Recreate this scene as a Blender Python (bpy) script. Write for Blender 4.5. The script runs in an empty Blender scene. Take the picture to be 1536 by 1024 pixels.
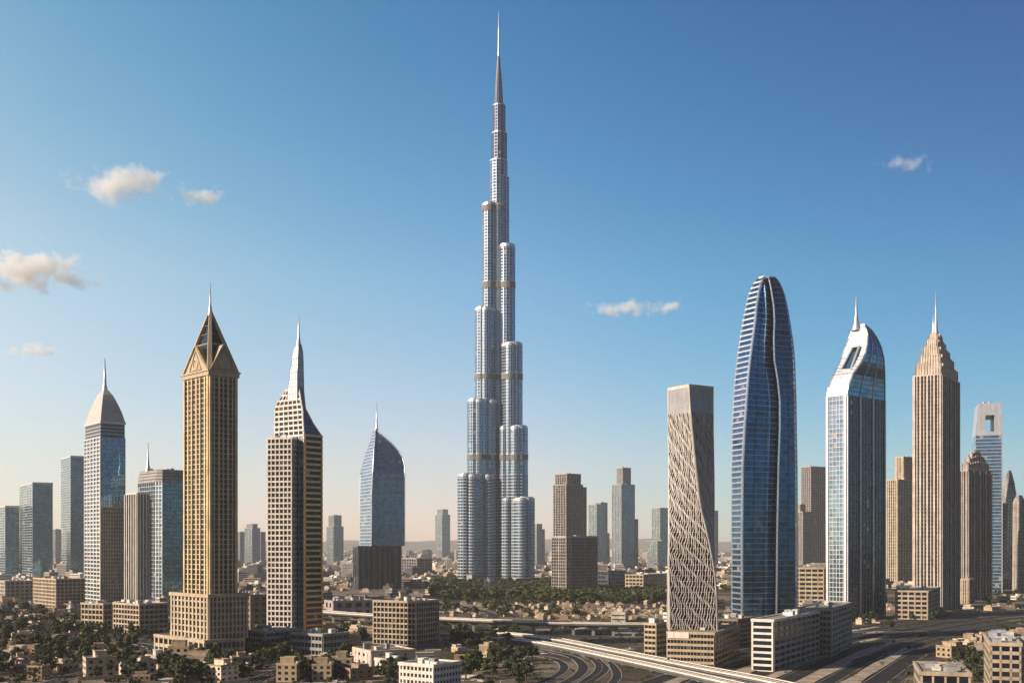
import bpy, math, random
from mathutils import Vector
R = math.radians
random.seed(7)
scene = bpy.context.scene
col = scene.collection

# ------------------------------------------------------------------ camera, sky, sun, exposure
H, HOR, F = 70.0, 815.0, 1707.0          # eye height (m), horizon row and focal length in photo pixels (1536 wide)
cd = bpy.data.cameras.new('camera'); cam = bpy.data.objects.new('camera', cd); col.objects.link(cam)
cam.location = (0, 0, H); cam.rotation_euler = (R(90), 0, 0)
cd.sensor_width = 36; cd.lens = F / 1536 * 36; cd.shift_y = (HOR - 512) / 1536
cd.clip_start = 1; cd.clip_end = 60000
scene.camera = cam

SUN_EL, SUN_TH = R(25), R(22)            # elevation; light travels towards +X turned SUN_TH towards +Y
world = bpy.data.worlds.new('World'); scene.world = world; world.use_nodes = True
wn = world.node_tree.nodes; wl = world.node_tree.links
sky = wn.new('ShaderNodeTexSky'); sky.sky_type = 'NISHITA'; sky.sun_disc = False
sky.sun_elevation = SUN_EL; sky.sun_rotation = R(270) - SUN_TH
sky.altitude = 0; sky.air_density = 1.0; sky.dust_density = 0.3; sky.ozone_density = 1.0
# the sky deepens to the right (away from the sun's glow) and upwards
tcw = wn.new('ShaderNodeTexCoord'); sxyz = wn.new('ShaderNodeSeparateXYZ'); wl.new(tcw.outputs['Generated'], sxyz.inputs[0])
def tint(sock, lo, hi, cols, src, pos=(0, .5, 1)):
    for rep_ in range(2):                                     # geometric steps between the given colours
        c2, p2_ = [cols[0]], [pos[0]]
        for k in range(1, len(cols)): c2 += [tuple(math.sqrt(u * v) for u, v in zip(cols[k - 1], cols[k])), cols[k]]; p2_ += [(pos[k - 1] + pos[k]) / 2, pos[k]]
        cols, pos = c2, p2_
    mr = wn.new('ShaderNodeMapRange'); mr.inputs[1].default_value = lo; mr.inputs[2].default_value = hi; wl.new(sock, mr.inputs[0])
    r = wn.new('ShaderNodeValToRGB'); e = r.color_ramp.elements; [e.new(p_) for p_ in pos[1:-1]]
    g_ = max(max(c) for c in cols)
    for k in range(len(cols)): e[k].position = pos[k]; e[k].color = (*[v / g_ for v in cols[k]], 1)
    wl.new(mr.outputs[0], r.inputs[0]); sc = wn.new('ShaderNodeVectorMath'); sc.operation = 'SCALE'; sc.inputs['Scale'].default_value = g_; wl.new(r.outputs[0], sc.inputs[0])
    x = wn.new('ShaderNodeVectorMath'); x.operation = 'MULTIPLY'
    wl.new(src, x.inputs[0]); wl.new(sc.outputs[0], x.inputs[1]); return x.outputs[0]
SKYX = ((0.927, 1.05, 1.03), (0.90, 0.82, 0.91), (0.22, 0.52, 0.633)); SKYC = ((7.5, 1.58, 1.17), (1, 1, 1), (0.10, 0.62, 0.84)); SKYZ = ((0.87, 0.75, 0.85), (0.395, 0.84, 0.905), (0.07, 0.604, 0.825), (0.03, 0.2, 0.3))
o1 = tint(sxyz.outputs[0], -.42, .42, SKYX, sky.outputs[0]); o3 = tint(sxyz.outputs[2], 0, .9, SKYZ, o1, (0, .25, .5, 1)); o2 = tint(sxyz.outputs[1], -1, 0, ((.16, .19, .24), (1, 1, 1)), o3, (0, 1))
cx_ = wn.new('ShaderNodeMath'); cx_.operation = 'MULTIPLY'; wl.new(sxyz.outputs[0], cx_.inputs[0]); wl.new(sxyz.outputs[2], cx_.inputs[1]); o2 = tint(cx_.outputs[0], -.16, .16, SKYC, o2)
wl.new(o2, wn['Background'].inputs[0])
wn['Background'].inputs[1].default_value = 0.12
sd = bpy.data.lights.new('sun', 'SUN'); sun = bpy.data.objects.new('sun', sd); col.objects.link(sun)
sd.energy = 5.0; sd.angle = R(0.6); sd.color = (1.0, 0.83, 0.64)
ld = Vector((math.cos(SUN_TH) * math.cos(SUN_EL), math.sin(SUN_TH) * math.cos(SUN_EL), -math.sin(SUN_EL)))
sun.rotation_euler = ld.to_track_quat('-Z', 'Y').to_euler()
scene.view_settings.view_transform = 'Standard'; scene.view_settings.look = 'None'
scene.cycles.volume_bounces = 6
scene.view_settings.exposure = 0.62; scene.view_settings.gamma = 1.0

# ------------------------------------------------------------------ measurement helpers
def D(row): return F * H / (row - HOR)                     # depth of a ground point seen in that row
def X(px, d): return (px - 768) / F * d
def Z(row, d): return H - (row - HOR) * d / F
def G(px, row): d = D(row); return (X(px, d), d)
def quad_fp(xl, xc, xr, d, a=None):
    """footprint front,right,back,left of a block whose corners are seen at photo columns xl,xc,xr"""
    if a is None: a = max(18, min(68, math.degrees(math.atan2(xr - xc, xc - xl))))
    a = R(a); b = math.pi / 2 - a
    x0 = X(xc, d); ul = (xl - 768) / F; ur = (xr - 768) / F
    L1 = (x0 - ul * d) / (math.cos(a) + ul * math.sin(a))
    L2 = (ur * d - x0) / (math.cos(b) - ur * math.sin(b))
    C = (x0, d); L = (x0 - L1 * math.cos(a), d + L1 * math.sin(a)); Rr = (x0 + L2 * math.cos(b), d + L2 * math.sin(b))
    B = (L[0] + Rr[0] - C[0], L[1] + Rr[1] - C[1])
    return [C, Rr, B, L]
def centre(p): return (sum(q[0] for q in p) / len(p), sum(q[1] for q in p) / len(p))
def table_fp(rows, d, a=None):
    """rows: (row, xl, xc, xr) bottom to top -> levels [(z, footprint)] about one axis"""
    if a is None: a = max(18, min(68, math.degrees(math.atan2(rows[0][3] - rows[0][2], rows[0][2] - rows[0][1]))))
    base = quad_fp(*rows[0][1:], d, a); cy = centre(base)[1]; out = []
    for r, xl, xc, xr in rows:
        p = quad_fp(xl, xc, xr, d, a); d2 = d + cy - centre(p)[1]; p = quad_fp(xl, xc, xr, d2, a)
        out.append((Z(r, d2), p))
    return out
def shrink(p, k, c=None):
    c = c or centre(p); return [(c[0] + (q[0] - c[0]) * k, c[1] + (q[1] - c[1]) * k) for q in p]
def offset(p, o):
    """move every edge of a counter-clockwise footprint outwards by o metres"""
    n = len(p); out = []
    for i in range(n):
        a, b, c = p[i - 1], p[i], p[(i + 1) % n]
        def nrm(u, v):
            dx, dy = v[0] - u[0], v[1] - u[1]; l = math.hypot(dx, dy) or 1e-6; return dy / l, -dx / l
        n1, n2 = nrm(a, b), nrm(b, c); mx, my = n1[0] + n2[0], n1[1] + n2[1]; k = mx * mx + my * my
        k = 2 * o / max(k, 0.6); out.append((b[0] + mx * k, b[1] + my * k))
    return out
def interp(lv, z):
    if z <= lv[0][0]: return lv[0][1]
    for (z0, p0), (z1, p1) in zip(lv, lv[1:]):
        if z <= z1:
            t = (z - z0) / max(z1 - z0, 1e-6)
            return [(a[0] + (b[0] - a[0]) * t, a[1] + (b[1] - a[1]) * t) for a, b in zip(p0, p1)]
    return lv[-1][1]

# ------------------------------------------------------------------ materials
MATS = {}
def newmat(key):
    m = bpy.data.materials.new(key); m.use_nodes = True; return m, m.node_tree.nodes, m.node_tree.links, m.node_tree.nodes['Principled BSDF']
def mixc(n, l, fac, c1, c2, mode='MIX'):
    x = n.new('ShaderNodeMix'); x.data_type = 'RGBA'; x.blend_type = mode
    for sock, v in ((x.inputs[0], fac), (x.inputs[6], c1), (x.inputs[7], c2)):
        if hasattr(v, 'is_output'): l.new(v, sock)
        else: sock.default_value = v if not isinstance(v, tuple) else (*v, 1)[:4]
    return x.outputs[2]
def noise(n, l, scale, detail=4, coord='Object', stretch=None, rough=0.55):
    tc = n.new('ShaderNodeTexCoord'); src = tc.outputs[coord]
    if stretch:
        mp = n.new('ShaderNodeMapping'); mp.inputs['Scale'].default_value = stretch; l.new(src, mp.inputs[0]); src = mp.outputs[0]
    t = n.new('ShaderNodeTexNoise'); t.inputs['Scale'].default_value = scale; t.inputs['Detail'].default_value = detail
    t.inputs['Roughness'].default_value = rough; l.new(src, t.inputs['Vector']); return t.outputs['Fac']
def ramp(n, l, src, stops, interp_='LINEAR'):
    r = n.new('ShaderNodeValToRGB'); r.color_ramp.interpolation = interp_
    e = r.color_ramp.elements
    while len(e) < len(stops): e.new(0.5)
    for k, (p, c) in enumerate(stops): e[k].position = p; e[k].color = (*c, 1) if len(c) == 3 else c
    l.new(src, r.inputs[0]); return r.outputs[0]
def stone(key, c, rough=0.8, var=0.25, vary=False, spec=.3):
    if key in MATS: return MATS[key]
    m, n, l, p = newmat(key)
    dk = tuple(v * (1 - var) for v in c); lt = tuple(min(1, v * (1 + var * .6)) for v in c)
    a = ramp(n, l, noise(n, l, 0.12, 6), [(0.3, dk), (0.7, lt)])
    s = ramp(n, l, noise(n, l, 0.5, 5, stretch=(1, 1, 0.12)), [(0.35, (0.72, 0.70, 0.68)), (0.6, (1, 1, 1))])
    o = mixc(n, l, 0.75, a, s, 'MULTIPLY')
    if vary:
        oi = n.new('ShaderNodeObjectInfo')
        o = mixc(n, l, 1.0, o, ramp(n, l, oi.outputs['Random'], [(0, (0.55, 0.47, 0.40)), (0.35, (1, .95, .88)), (0.6, (.75, .68, .6)), (0.75, (.9, .86, .8)), (1, (1.65, 1.7, 1.75))]), 'MULTIPLY')
    l.new(o, p.inputs['Base Color']); p.inputs['Roughness'].default_value = rough
    p.inputs['Specular IOR Level'].default_value = spec
    MATS[key] = m; return m
def metal(key, c, rough=0.35, met=0.9):
    if key in MATS: return MATS[key]
    m, n, l, p = newmat(key)
    l.new(ramp(n, l, noise(n, l, 0.3, 5, stretch=(1, 1, 0.2)), [(0.3, tuple(v * .8 for v in c)), (0.7, tuple(min(1, v * 1.1) for v in c))]), p.inputs['Base Color'])
    l.new(ramp(n, l, noise(n, l, 0.6, 4), [(0.3, (rough * .8,) * 3), (0.7, (rough * 1.3,) * 3)]), p.inputs['Roughness'])
    p.inputs['Metallic'].default_value = met; MATS[key] = m; return m
def glass(key, c, met=0.75, rough=0.08, var=0.45, lit=0.1, blind=(0.35, 0.33, 0.30)):
    """mirror-coated facade glass; every pane (mesh island) gets its own tone, some have blinds drawn"""
    if key in MATS: return MATS[key]
    m, n, l, p = newmat(key)
    g = n.new('ShaderNodeNewGeometry'); oi = n.new('ShaderNodeObjectInfo')
    ad = n.new('ShaderNodeMath'); ad.operation = 'ADD'; l.new(g.outputs['Random Per Island'], ad.inputs[0]); l.new(oi.outputs['Random'], ad.inputs[1])
    fr = n.new('ShaderNodeMath'); fr.operation = 'FRACT'; l.new(ad.outputs[0], fr.inputs[0])
    dk = tuple(v * (1 - var) for v in c); lt = tuple(min(1, v * (1 + var * .4)) for v in c)
    stops = [(0.0, dk), (0.5, c), (1 - lit, lt), (1 - lit + 0.02, blind)] if lit else [(0.0, dk), (0.5, c), (1.0, lt)]
    cc = ramp(n, l, fr.outputs[0], stops)
    big = ramp(n, l, noise(n, l, 0.018, 3), [(0.35, (.72, .74, .78)), (0.65, (1, 1, 1))])
    l.new(mixc(n, l, 0.8, cc, big, 'MULTIPLY'), p.inputs['Base Color'])
    if lit:
        mt = ramp(n, l, fr.outputs[0], [(0.0, (met,) * 3), (1 - lit, (met,) * 3), (1 - lit + 0.02, (met * .25,) * 3)]); l.new(mt, p.inputs['Metallic'])
    else: p.inputs['Metallic'].default_value = met
    p.inputs['Roughness'].default_value = rough
    p.inputs['Specular IOR Level'].default_value = 0.5 if met > .2 else .3
    MATS[key] = m; return m

M = dict(
    tan=stone('tan_stone', (0.48, 0.39, 0.28)), gold=stone('golden_stone', (0.66, 0.52, 0.31), 0.6), mech=stone('louvre_grey', (0.17, 0.165, 0.165), .6, .1), sand=stone('sand', (0.40, 0.33, 0.25), .95, .5), beige=stone('beige_stone', (0.46, 0.38, 0.28)),
    pale=stone('pale_stone', (0.56, 0.49, 0.42)), rib=stone('pale_rib', (0.56, 0.53, 0.50), .55, .15), rose=stone('rose_stone', (0.38, 0.34, 0.315)), white=stone('white_concrete', (0.68, 0.64, 0.58), .7, .12),
    grey=stone('grey_concrete', (0.33, 0.325, 0.32)), dgrey=stone('dark_concrete', (0.14, 0.14, 0.15)), brown=stone('brown_stone', (0.24, 0.18, 0.13)),
    roof=stone('roof_gravel', (0.30, 0.27, 0.23), .9, .4), wall=stone('house_render', (0.46, 0.38, 0.29), .85, .2, True),
    hroof=stone('house_roof', (0.38, 0.33, 0.28), .9, .35, True),
    steel=metal('brushed_steel', (0.66, 0.70, 0.76), 0.33), silver=metal('silver_panel', (0.56, 0.59, 0.64), 0.42, .55),
    capstone=stone('roof_cladding', (.47, .45, .42), .5, .12), fin=metal('steel_fin', (0.42, 0.49, 0.56), 0.36, .7), bluefin=metal('blue_steel_fin', (0.20, 0.28, 0.38), 0.35, .7), slab=stone('balcony_slab', (0.58, 0.60, 0.64), .6, .15),
    bronze=metal('bronze_panel', (0.19, 0.175, 0.17), 0.45, .5), goldm=metal('gold_band', (0.52, 0.31, 0.11), 0.35, .7),
    dark=metal('dark_frame', (0.05, 0.055, 0.065), 0.4, .3), plum=metal('dark_spire_steel', (0.20, 0.19, 0.23), .4, .8),
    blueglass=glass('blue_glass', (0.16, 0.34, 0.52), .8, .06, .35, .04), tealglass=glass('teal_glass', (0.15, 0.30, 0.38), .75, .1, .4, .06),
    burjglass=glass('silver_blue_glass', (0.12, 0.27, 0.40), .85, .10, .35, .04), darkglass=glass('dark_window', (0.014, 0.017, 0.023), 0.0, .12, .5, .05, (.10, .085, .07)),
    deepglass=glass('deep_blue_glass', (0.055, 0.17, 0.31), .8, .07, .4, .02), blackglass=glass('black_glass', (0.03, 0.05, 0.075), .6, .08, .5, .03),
    asphalt=stone('asphalt', (0.040, 0.040, 0.043), .95, .55, spec=.05), groundshade=stone('painted_ground_shade', (0.075, 0.066, 0.058), .95, .7, spec=.05), concrete=stone('road_concrete', (0.50, 0.44, 0.36), .8, .2),  # the second of these is shadow put into a dark ground colour
)

# ------------------------------------------------------------------ mesh helpers
class MB:
    def __init__(s): s.v = []; s.f = []
    def quad(s, a, b, c, d):
        i = len(s.v); s.v += [a, b, c, d]; s.f.append((i, i + 1, i + 2, i + 3))
    def poly(s, pts):
        i = len(s.v); s.v += list(pts); s.f.append(tuple(range(i, i + len(pts))))
    def hexa(s, b, t):
        """b, t: four bottom and four top corners (counter-clockwise from above)"""
        i = len(s.v); s.v += list(b) + list(t)
        s.f += [(i + 3, i + 2, i + 1, i), (i + 4, i + 5, i + 6, i + 7)] + [(i + k, i + (k + 1) % 4, i + 4 + (k + 1) % 4, i + 4 + k) for k in range(4)]
    def box(s, cx, cy, z0, z1, w, d, rot=0):
        c, n = math.cos(rot), math.sin(rot)
        p = [(cx + x * c - y * n, cy + x * n + y * c) for x, y in ((-w / 2, -d / 2), (w / 2, -d / 2), (w / 2, d / 2), (-w / 2, d / 2))]
        s.hexa([(x, y, z0) for x, y in p], [(x, y, z1) for x, y in p])
    def prism(s, p, z0, z1, q=None):
        q = q or p; n = len(p); i = len(s.v)
        s.v += [(x, y, z0) for x, y in p] + [(x, y, z1) for x, y in q]
        s.f += [(i + k, i + (k + 1) % n, i + n + (k + 1) % n, i + n + k) for k in range(n)]
        s.f += [tuple(i + n + k for k in range(n)), tuple(i + n - 1 - k for k in range(n))]
    def ring(s, p, z0, z1, out, inn=0.0, edges=None):
        a = offset(p, out); b = offset(p, -inn) if inn else p; n = len(p)
        for k in (edges if edges is not None else range(n)):
            j = (k + 1) % n
            s.hexa([(*b[k], z0), (*a[k], z0), (*a[j], z0), (*b[j], z0)], [(*b[k], z1), (*a[k], z1), (*a[j], z1), (*b[j], z1)])
    def tube(s, pts, rad, n=8):
        i0 = len(s.v); m = len(pts)
        for k, (p, r) in enumerate(zip(pts, rad)):
            p = Vector(p); dr = Vector(pts[min(k + 1, m - 1)]) - Vector(pts[max(k - 1, 0)]); dr.normalize()
            u = dr.cross(Vector((0.31, 0.95, 0.1))).normalized(); w = dr.cross(u)
            for j in range(n):
                a = 2 * math.pi * j / n; s.v.append(tuple(p + (u * math.cos(a) + w * math.sin(a)) * r))
        for k in range(m - 1):
            for j in range(n):
                a = i0 + k * n + j; b = i0 + k * n + (j + 1) % n; s.f.append((a, b, b + n, a + n))
        s.f.append(tuple(i0 + (m - 1) * n + j for j in range(n)))
    def build(s, name, mat, parent=None, loc=(0, 0, 0), smooth=False):
        me = bpy.data.meshes.new(name)
        me.from_pydata([(x - loc[0], y - loc[1], z - loc[2]) for x, y, z in s.v], [], s.f); me.update()
        me.materials.append(mat)
        if smooth: me.shade_smooth()
        o = bpy.data.objects.new(name, me); col.objects.link(o)
        if parent: o.parent = parent
        else: o.location = loc
        return o
def tag(o, label=None, cat=None, group=None, kind=None):
    for k, v in (('label', label), ('category', cat), ('group', group), ('kind', kind)):
        if v: o[k] = v
    return o
def empty(name, loc, rz=0):
    o = bpy.data.objects.new(name, None); col.objects.link(o); o.location = loc; o.rotation_euler.z = rz
    o.empty_display_size = 5; return o
def children(o): return [c for c in bpy.data.objects if c.parent == o]
OCC = []                                                        # discs already built on: x, y, radius
def occupy(p, extra=4):
    c = centre(p); OCC.append((c[0], c[1], max(math.hypot(q[0] - c[0], q[1] - c[1]) for q in p) + extra))

class Thing:
    """one building: an Empty at its base; each part name collects into one child mesh; windows are single children"""
    def __init__(s, name, label, cat, foot, group=None, occ=True):
        c = centre(foot); s.loc = (c[0], c[1], 0); s.root = empty(name, s.loc); tag(s.root, label, cat, group)
        s.b = {}; s.w = []; s.objs = {}; s.units = []
        if occ: occupy(foot)
    def mb(s, part, mat, parent=None, smooth=False):
        if part not in s.b: s.b[part] = (MB(), mat, parent, smooth)
        return s.b[part][0]
    def single(s, part, mat, fn, parent=None, smooth=False):
        m = MB(); fn(m); return m.build(part, mat, parent or s.root, s.loc, smooth)
    # -- curtain wall on straight or lofted levels
    def curtain(s, lv, fh, nbs, gm, band=None, fin=None, edges=None, gname='glazing', tilt=0.004, extra_z=None):
        z0, z1 = lv[0][0], lv[-1][0]; nf = max(1, round((z1 - z0) / fh)); zs = [z0 + (z1 - z0) * k / nf for k in range(nf + 1)]
        n = len(lv[0][1]); nbs = nbs if isinstance(nbs, (list, tuple)) else [nbs] * n
        ed = list(edges if edges is not None else range(n)); g = s.mb(gname, gm)
        P = [interp(lv, z) for z in zs]; straight = len(lv) == 2 and lv[0][1] == lv[1][1]
        rnd = random.gauss
        for k in range(nf):
            for e in ed:
                a0, b0 = P[k][e], P[k][(e + 1) % n]; a1, b1 = P[k + 1][e], P[k + 1][(e + 1) % n]
                dx, dy = b0[0] - a0[0], b0[1] - a0[1]; L = math.hypot(dx, dy)
                if L < 0.05: continue
                nx, ny = dy / L, -dx / L; nb = nbs[e]
                for j in range(nb):
                    t0, t1 = j / nb, (j + 1) / nb
                    tu, tv = rnd(0, tilt) * L / nb, rnd(0, tilt) * (zs[k + 1] - zs[k])
                    q = []
                    for (aa, bb, z, t, su, sv) in ((a0, b0, zs[k], t0, -1, -1), (a0, b0, zs[k], t1, 1, -1), (a1, b1, zs[k + 1], t1, 1, 1), (a1, b1, zs[k + 1], t0, -1, 1)):
                        o = (tu * su + tv * sv) * .5
                        q.append((aa[0] + (bb[0] - aa[0]) * t + nx * o, aa[1] + (bb[1] - aa[1]) * t + ny * o, z))
                    g.quad(*q)
        for bd in ([band] if isinstance(band, tuple) else band or []):
            h, out, mat, name = bd[:4]; be = bd[4] if len(bd) > 4 and bd[4] is not None else ed; step = bd[5] if len(bd) > 5 else 1
            B = s.mb(name, mat)
            for k in range(0, nf + 1, step): B.ring(P[k], zs[k] - h / 2, zs[k] + h / 2, out, 0.05, be)
        for fn in ([fin] if isinstance(fin, tuple) else fin or []):
            w, out, mat, name = fn[:4]; fe = fn[4] if len(fn) > 4 and fn[4] is not None else ed; step = fn[5] if len(fn) > 5 else 1
            B = s.mb(name, mat); seg = [(0, nf)] if straight else [(k, k + 1) for k in range(nf)]
            for e in fe:
                nb = nbs[e]
                for j in range(0, nb + 1, step):
                    for k0, k1 in seg:
                        pts = []
                        for kk in (k0, k1):
                            a, b = P[kk][e], P[kk][(e + 1) % n]; dx, dy = b[0] - a[0], b[1] - a[1]; L = math.hypot(dx, dy) or 1
                            ux, uy = dx / L, dy / L; nx, ny = uy, -ux; u = L * j / nb
                            u = min(max(u, w / 2), max(L - w / 2, w / 2)); hw = min(w / 2, L / 2)
                            x, y = a[0] + ux * u, a[1] + uy * u
                            pts.append([(x - ux * hw - nx * .05, y - uy * hw - ny * .05), (x - ux * hw + nx * out, y - uy * hw + ny * out),
                                        (x + ux * hw + nx * out, y + uy * hw + ny * out), (x + ux * hw - nx * .05, y + uy * hw - ny * .05)])
                        B.hexa([(*q, zs[k0]) for q in pts[0]], [(*q, zs[k1]) for q in pts[1]])
        return zs, P
    # -- solid wall with separate windows, piers and spandrels
    def masonry(s, p, z0, z1, fh, nbs, wall, frame, pw=.3, sh=.35, out=.45, sout=.3, edges=None, wm=None, pstep=1, frame_name='facade_frame', base=None, wname='wall'):
        nf = max(1, round((z1 - z0) / fh)); fh = (z1 - z0) / nf; n = len(p)
        nbs = nbs if isinstance(nbs, (list, tuple)) else [nbs] * n
        s.mb(wname, wall).prism(p, z0, z1); B = s.mb(frame_name, frame); wm = wm or M['darkglass']
        for e in (edges if edges is not None else range(n)):
            a, b = p[e], p[(e + 1) % n]; dx, dy = b[0] - a[0], b[1] - a[1]; L = math.hypot(dx, dy); ux, uy = dx / L, dy / L; nx, ny = uy, -ux
            nb = nbs[e]; bw = L / nb; w = bw * (1 - pw); h = fh * (1 - sh)
            def bx(u0, u1, za, zb, o):
                q = [(a[0] + ux * u + nx * k, a[1] + uy * u + ny * k) for u, k in ((u0, -.05), (u0, o), (u1, o), (u1, -.05))]
                B.hexa([(*t, za) for t in q], [(*t, zb) for t in q])
            for j in range(nb + 1):
                c = j * bw; hw = bw * pw / 2
                if j % pstep and 0 < j < nb: continue
                if j == 0: c = hw
                if j == nb: c = L - hw
                bx(c - hw, c + hw, z0, z1, out)
            for k in range(nf + 1):
                c = z0 + k * fh; za, zb = max(z0, c - fh * sh / 2), min(z1, c + fh * sh / 2); bx(0.02, L - .02, za, zb, sout)
            for k in range(nf):
                for j in range(nb):
                    u = (j + .5) * bw
                    s.w.append((a[0] + ux * u + nx * .04, a[1] + uy * u + ny * .04, z0 + (k + .5) * fh, math.atan2(uy, ux), round(w, 2), round(h, 2), wm))
    def roof(s, p, z, par=1.2, mat=None, pmat=None, units=4, th=.5, lip=.55, udim=None):
        s.mb('roof', mat or M['roof']).prism(offset(p, .02), z, z + .3)
        s.mb('parapet', pmat or M['beige']).ring(p, z - .6, z + par, lip, th)
        c = centre(p); s.clutter(p, z + .3, units)
    def clutter(s, p, z, units):
        c = centre(p); ang = math.atan2(p[1][1] - p[0][1], p[1][0] - p[0][0])
        for k in range(units):
            i = random.randrange(len(p)); t = random.uniform(.1, .9); q0, q1 = p[i], p[(i + 1) % len(p)]; r = random.uniform(.15, .72)
            x = c[0] + (q0[0] + (q1[0] - q0[0]) * t - c[0]) * r; y = c[1] + (q0[1] + (q1[1] - q0[1]) * t - c[1]) * r
            w, d, h = random.uniform(1.5, 5), random.uniform(1.5, 4.5), random.uniform(1, 3.2); m = MB()
            m.box(x, y, z, z + h, w, d, ang); m.box(x, y, z + h, z + h + .25, w + .5, d + .5, ang)
            s.units.append(m.build('roof_unit', random.choice([M['grey'], M['white'], M['silver']]), s.root, s.loc))
    def spire(s, px, row0, row1, d, r0, r1=.08, mat=None, name='spire', y=None):
        y = y or d; x = X(px, y); za, zb = Z(row0, y), Z(row1, y); h = zb - za
        def f(m): m.tube([(x, y, za - 1), (x, y, za + h * .12), (x, y, za + h * .18), (x, y, za + h * .45), (x, y, zb)], [r0 * 1.5, r0 * 1.1, r0 * .8, r0 * .45, r1], 10)
        return s.single(name, mat or M['silver'], f, smooth=True)
    def done(s):
        for part, (m, mat, par, sm) in s.b.items():
            if m.v: s.objs[part] = m.build(part.split('#')[0], mat, s.root, s.loc, sm)
        if 'roof' in s.objs:
            for o in s.units: o.parent = s.objs['roof']
            if 'parapet' in s.objs: s.objs['parapet'].parent = s.objs['roof']
        if s.w:
            s.w.sort(key=lambda q: math.hypot(q[0], q[1]) * .01 - math.cos(q[3]) * .4 + (9 if math.cos(q[3]) < 0 and math.sin(q[3]) > -.9 else 0))
            proto = {}
            for (x, y, z, a, w, h, wm) in s.w[:100]:
                key = (w, h, wm.name)
                if key not in proto:
                    m = MB(); m.box(0, 0, -h / 2, h / 2, w, .12); o = m.build('window', wm, s.root); proto[key] = o
                else: o = proto[key].copy(); col.objects.link(o); o.parent = s.root
                o.location = (x - s.loc[0], y - s.loc[1], z); o.rotation_euler.z = a
            rest = s.w[100:]
            for wm in {q[6].name for q in rest}:
                m = MB()
                for (x, y, z, a, w, h, w2) in rest:
                    if w2.name == wm: m.box(x, y, z - h / 2, z + h / 2, w, .12, a)
                tag(m.build('window', bpy.data.materials[wm], s.root, s.loc), kind='stuff')
        return s.root

# ------------------------------------------------------------------ ground, hills
def mat_ground():
    m, n, l, p = newmat('ground')
    a = ramp(n, l, noise(n, l, 0.006, 8, rough=.62), [(0.38, (.035, .040, .024)), (0.47, (.10, .085, .065)), (0.56, (.25, .20, .15)), (0.66, (.16, .135, .11))])
    b = ramp(n, l, noise(n, l, 0.05, 8, rough=.7), [(0.32, (.30, .28, .28)), (0.5, (.9, .88, .85)), (0.68, (1.25, 1.2, 1.15))])
    c = ramp(n, l, noise(n, l, 0.6, 6, rough=.7), [(0.3, (.6, .6, .6)), (0.7, (1.2, 1.2, 1.2))])
    o = mixc(n, l, 1.0, mixc(n, l, 1.0, a, b, 'MULTIPLY'), c, 'MULTIPLY')
    l.new(o, p.inputs['Base Color']); p.inputs['Roughness'].default_value = .95; p.inputs['Specular IOR Level'].default_value = .1
    bp = n.new('ShaderNodeBump'); bp.inputs['Strength'].default_value = .6; bp.inputs['Distance'].default_value = 1.5
    l.new(noise(n, l, 0.25, 8, rough=.7), bp.inputs['Height']); l.new(bp.outputs[0], p.inputs['Normal'])
    return m
g = MB(); N = 60
for i in range(N):
    for j in range(N):
        x0, x1 = -7800 + 15600 * i / N, -7800 + 15600 * (i + 1) / N; y0, y1 = -600 + 14800 * j / N, -600 + 14800 * (j + 1) / N
        g.quad((x0, y0, 0), (x1, y0, 0), (x1, y1, 0), (x0, y1, 0))
tag(g.build('ground', mat_ground()), kind='structure')
hm = stone('hill_earth', (.20, .18, .15), .95, .3)
for nm, yy, hh, sd_ in (('hills', 12600, 128, 1.0), ('near_hills', 11000, 92, 5.0)):
    m = MB(); n_ = 130; pts = []
    for i in range(n_ + 1):
        x = -7500 + 15000 * i / n_
        hgt = hh * (0.86 + .12 * math.sin(x * .0011 + sd_) + .07 * math.sin(x * .0037 + sd_ * 2) + .03 * math.sin(x * .013 * sd_))
        pts.append((x, hgt))
    for (xa, ha), (xb, hb) in zip(pts, pts[1:]):
        prof = [(-600, -2, 1), (-350, .35, 0), (-120, .8, 0), (0, 1, 0), (200, .8, 0), (600, -2, 1)]
        for (ya, ka, fa), (yb, kb, fb) in zip(prof, prof[1:]):
            z = lambda k, f_, h_: -2 if f_ else h_ * k
            m.quad((xa, yy + ya, z(ka, fa, ha)), (xb, yy + ya, z(ka, fa, hb)), (xb, yy + yb, z(kb, fb, hb)), (xa, yy + yb, z(kb, fb, ha)))
    tag(m.build(nm, hm), kind='structure')

# ------------------------------------------------------------------ roads
def smooth_path(pts, sub=10):
    out = []
    for i in range(len(pts) - 1):
        p0, p1, p2, p3 = pts[max(i - 1, 0)], pts[i], pts[i + 1], pts[min(i + 2, len(pts) - 1)]
        for k in range(sub):
            t = k / sub; out.append(tuple(.5 * ((2 * b) + (-a + c) * t + (2 * a - 5 * b + 4 * c - d) * t * t + (-a + 3 * b - 3 * c + d) * t ** 3) for a, b, c, d in zip(p0, p1, p2, p3)))
    out.append(pts[-1]); return out
def side(path, o):
    out = []
    for i, p in enumerate(path):
        a, b = path[max(i - 1, 0)], path[min(i + 1, len(path) - 1)]; dx, dy = b[0] - a[0], b[1] - a[1]; L = math.hypot(dx, dy) or 1
        out.append((p[0] + dy / L * o, p[1] - dx / L * o))
    return out
ROADS = []
def strip(m, path, o0, o1, z0, z1=None):
    a, b = side(path, o0), side(path, o1)
    for i in range(len(path) - 1):
        if z1 is None: m.quad((*a[i], z0), (*b[i], z0), (*b[i + 1], z0), (*a[i + 1], z0))
        else: m.hexa([(*a[i], z0), (*b[i], z0), (*b[i + 1], z0), (*a[i + 1], z0)], [(*a[i], z1), (*b[i], z1), (*b[i + 1], z1), (*a[i + 1], z1)])
mk = stone('road_paint', (.62, .60, .55), .7, .1)
nroad = 0
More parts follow.
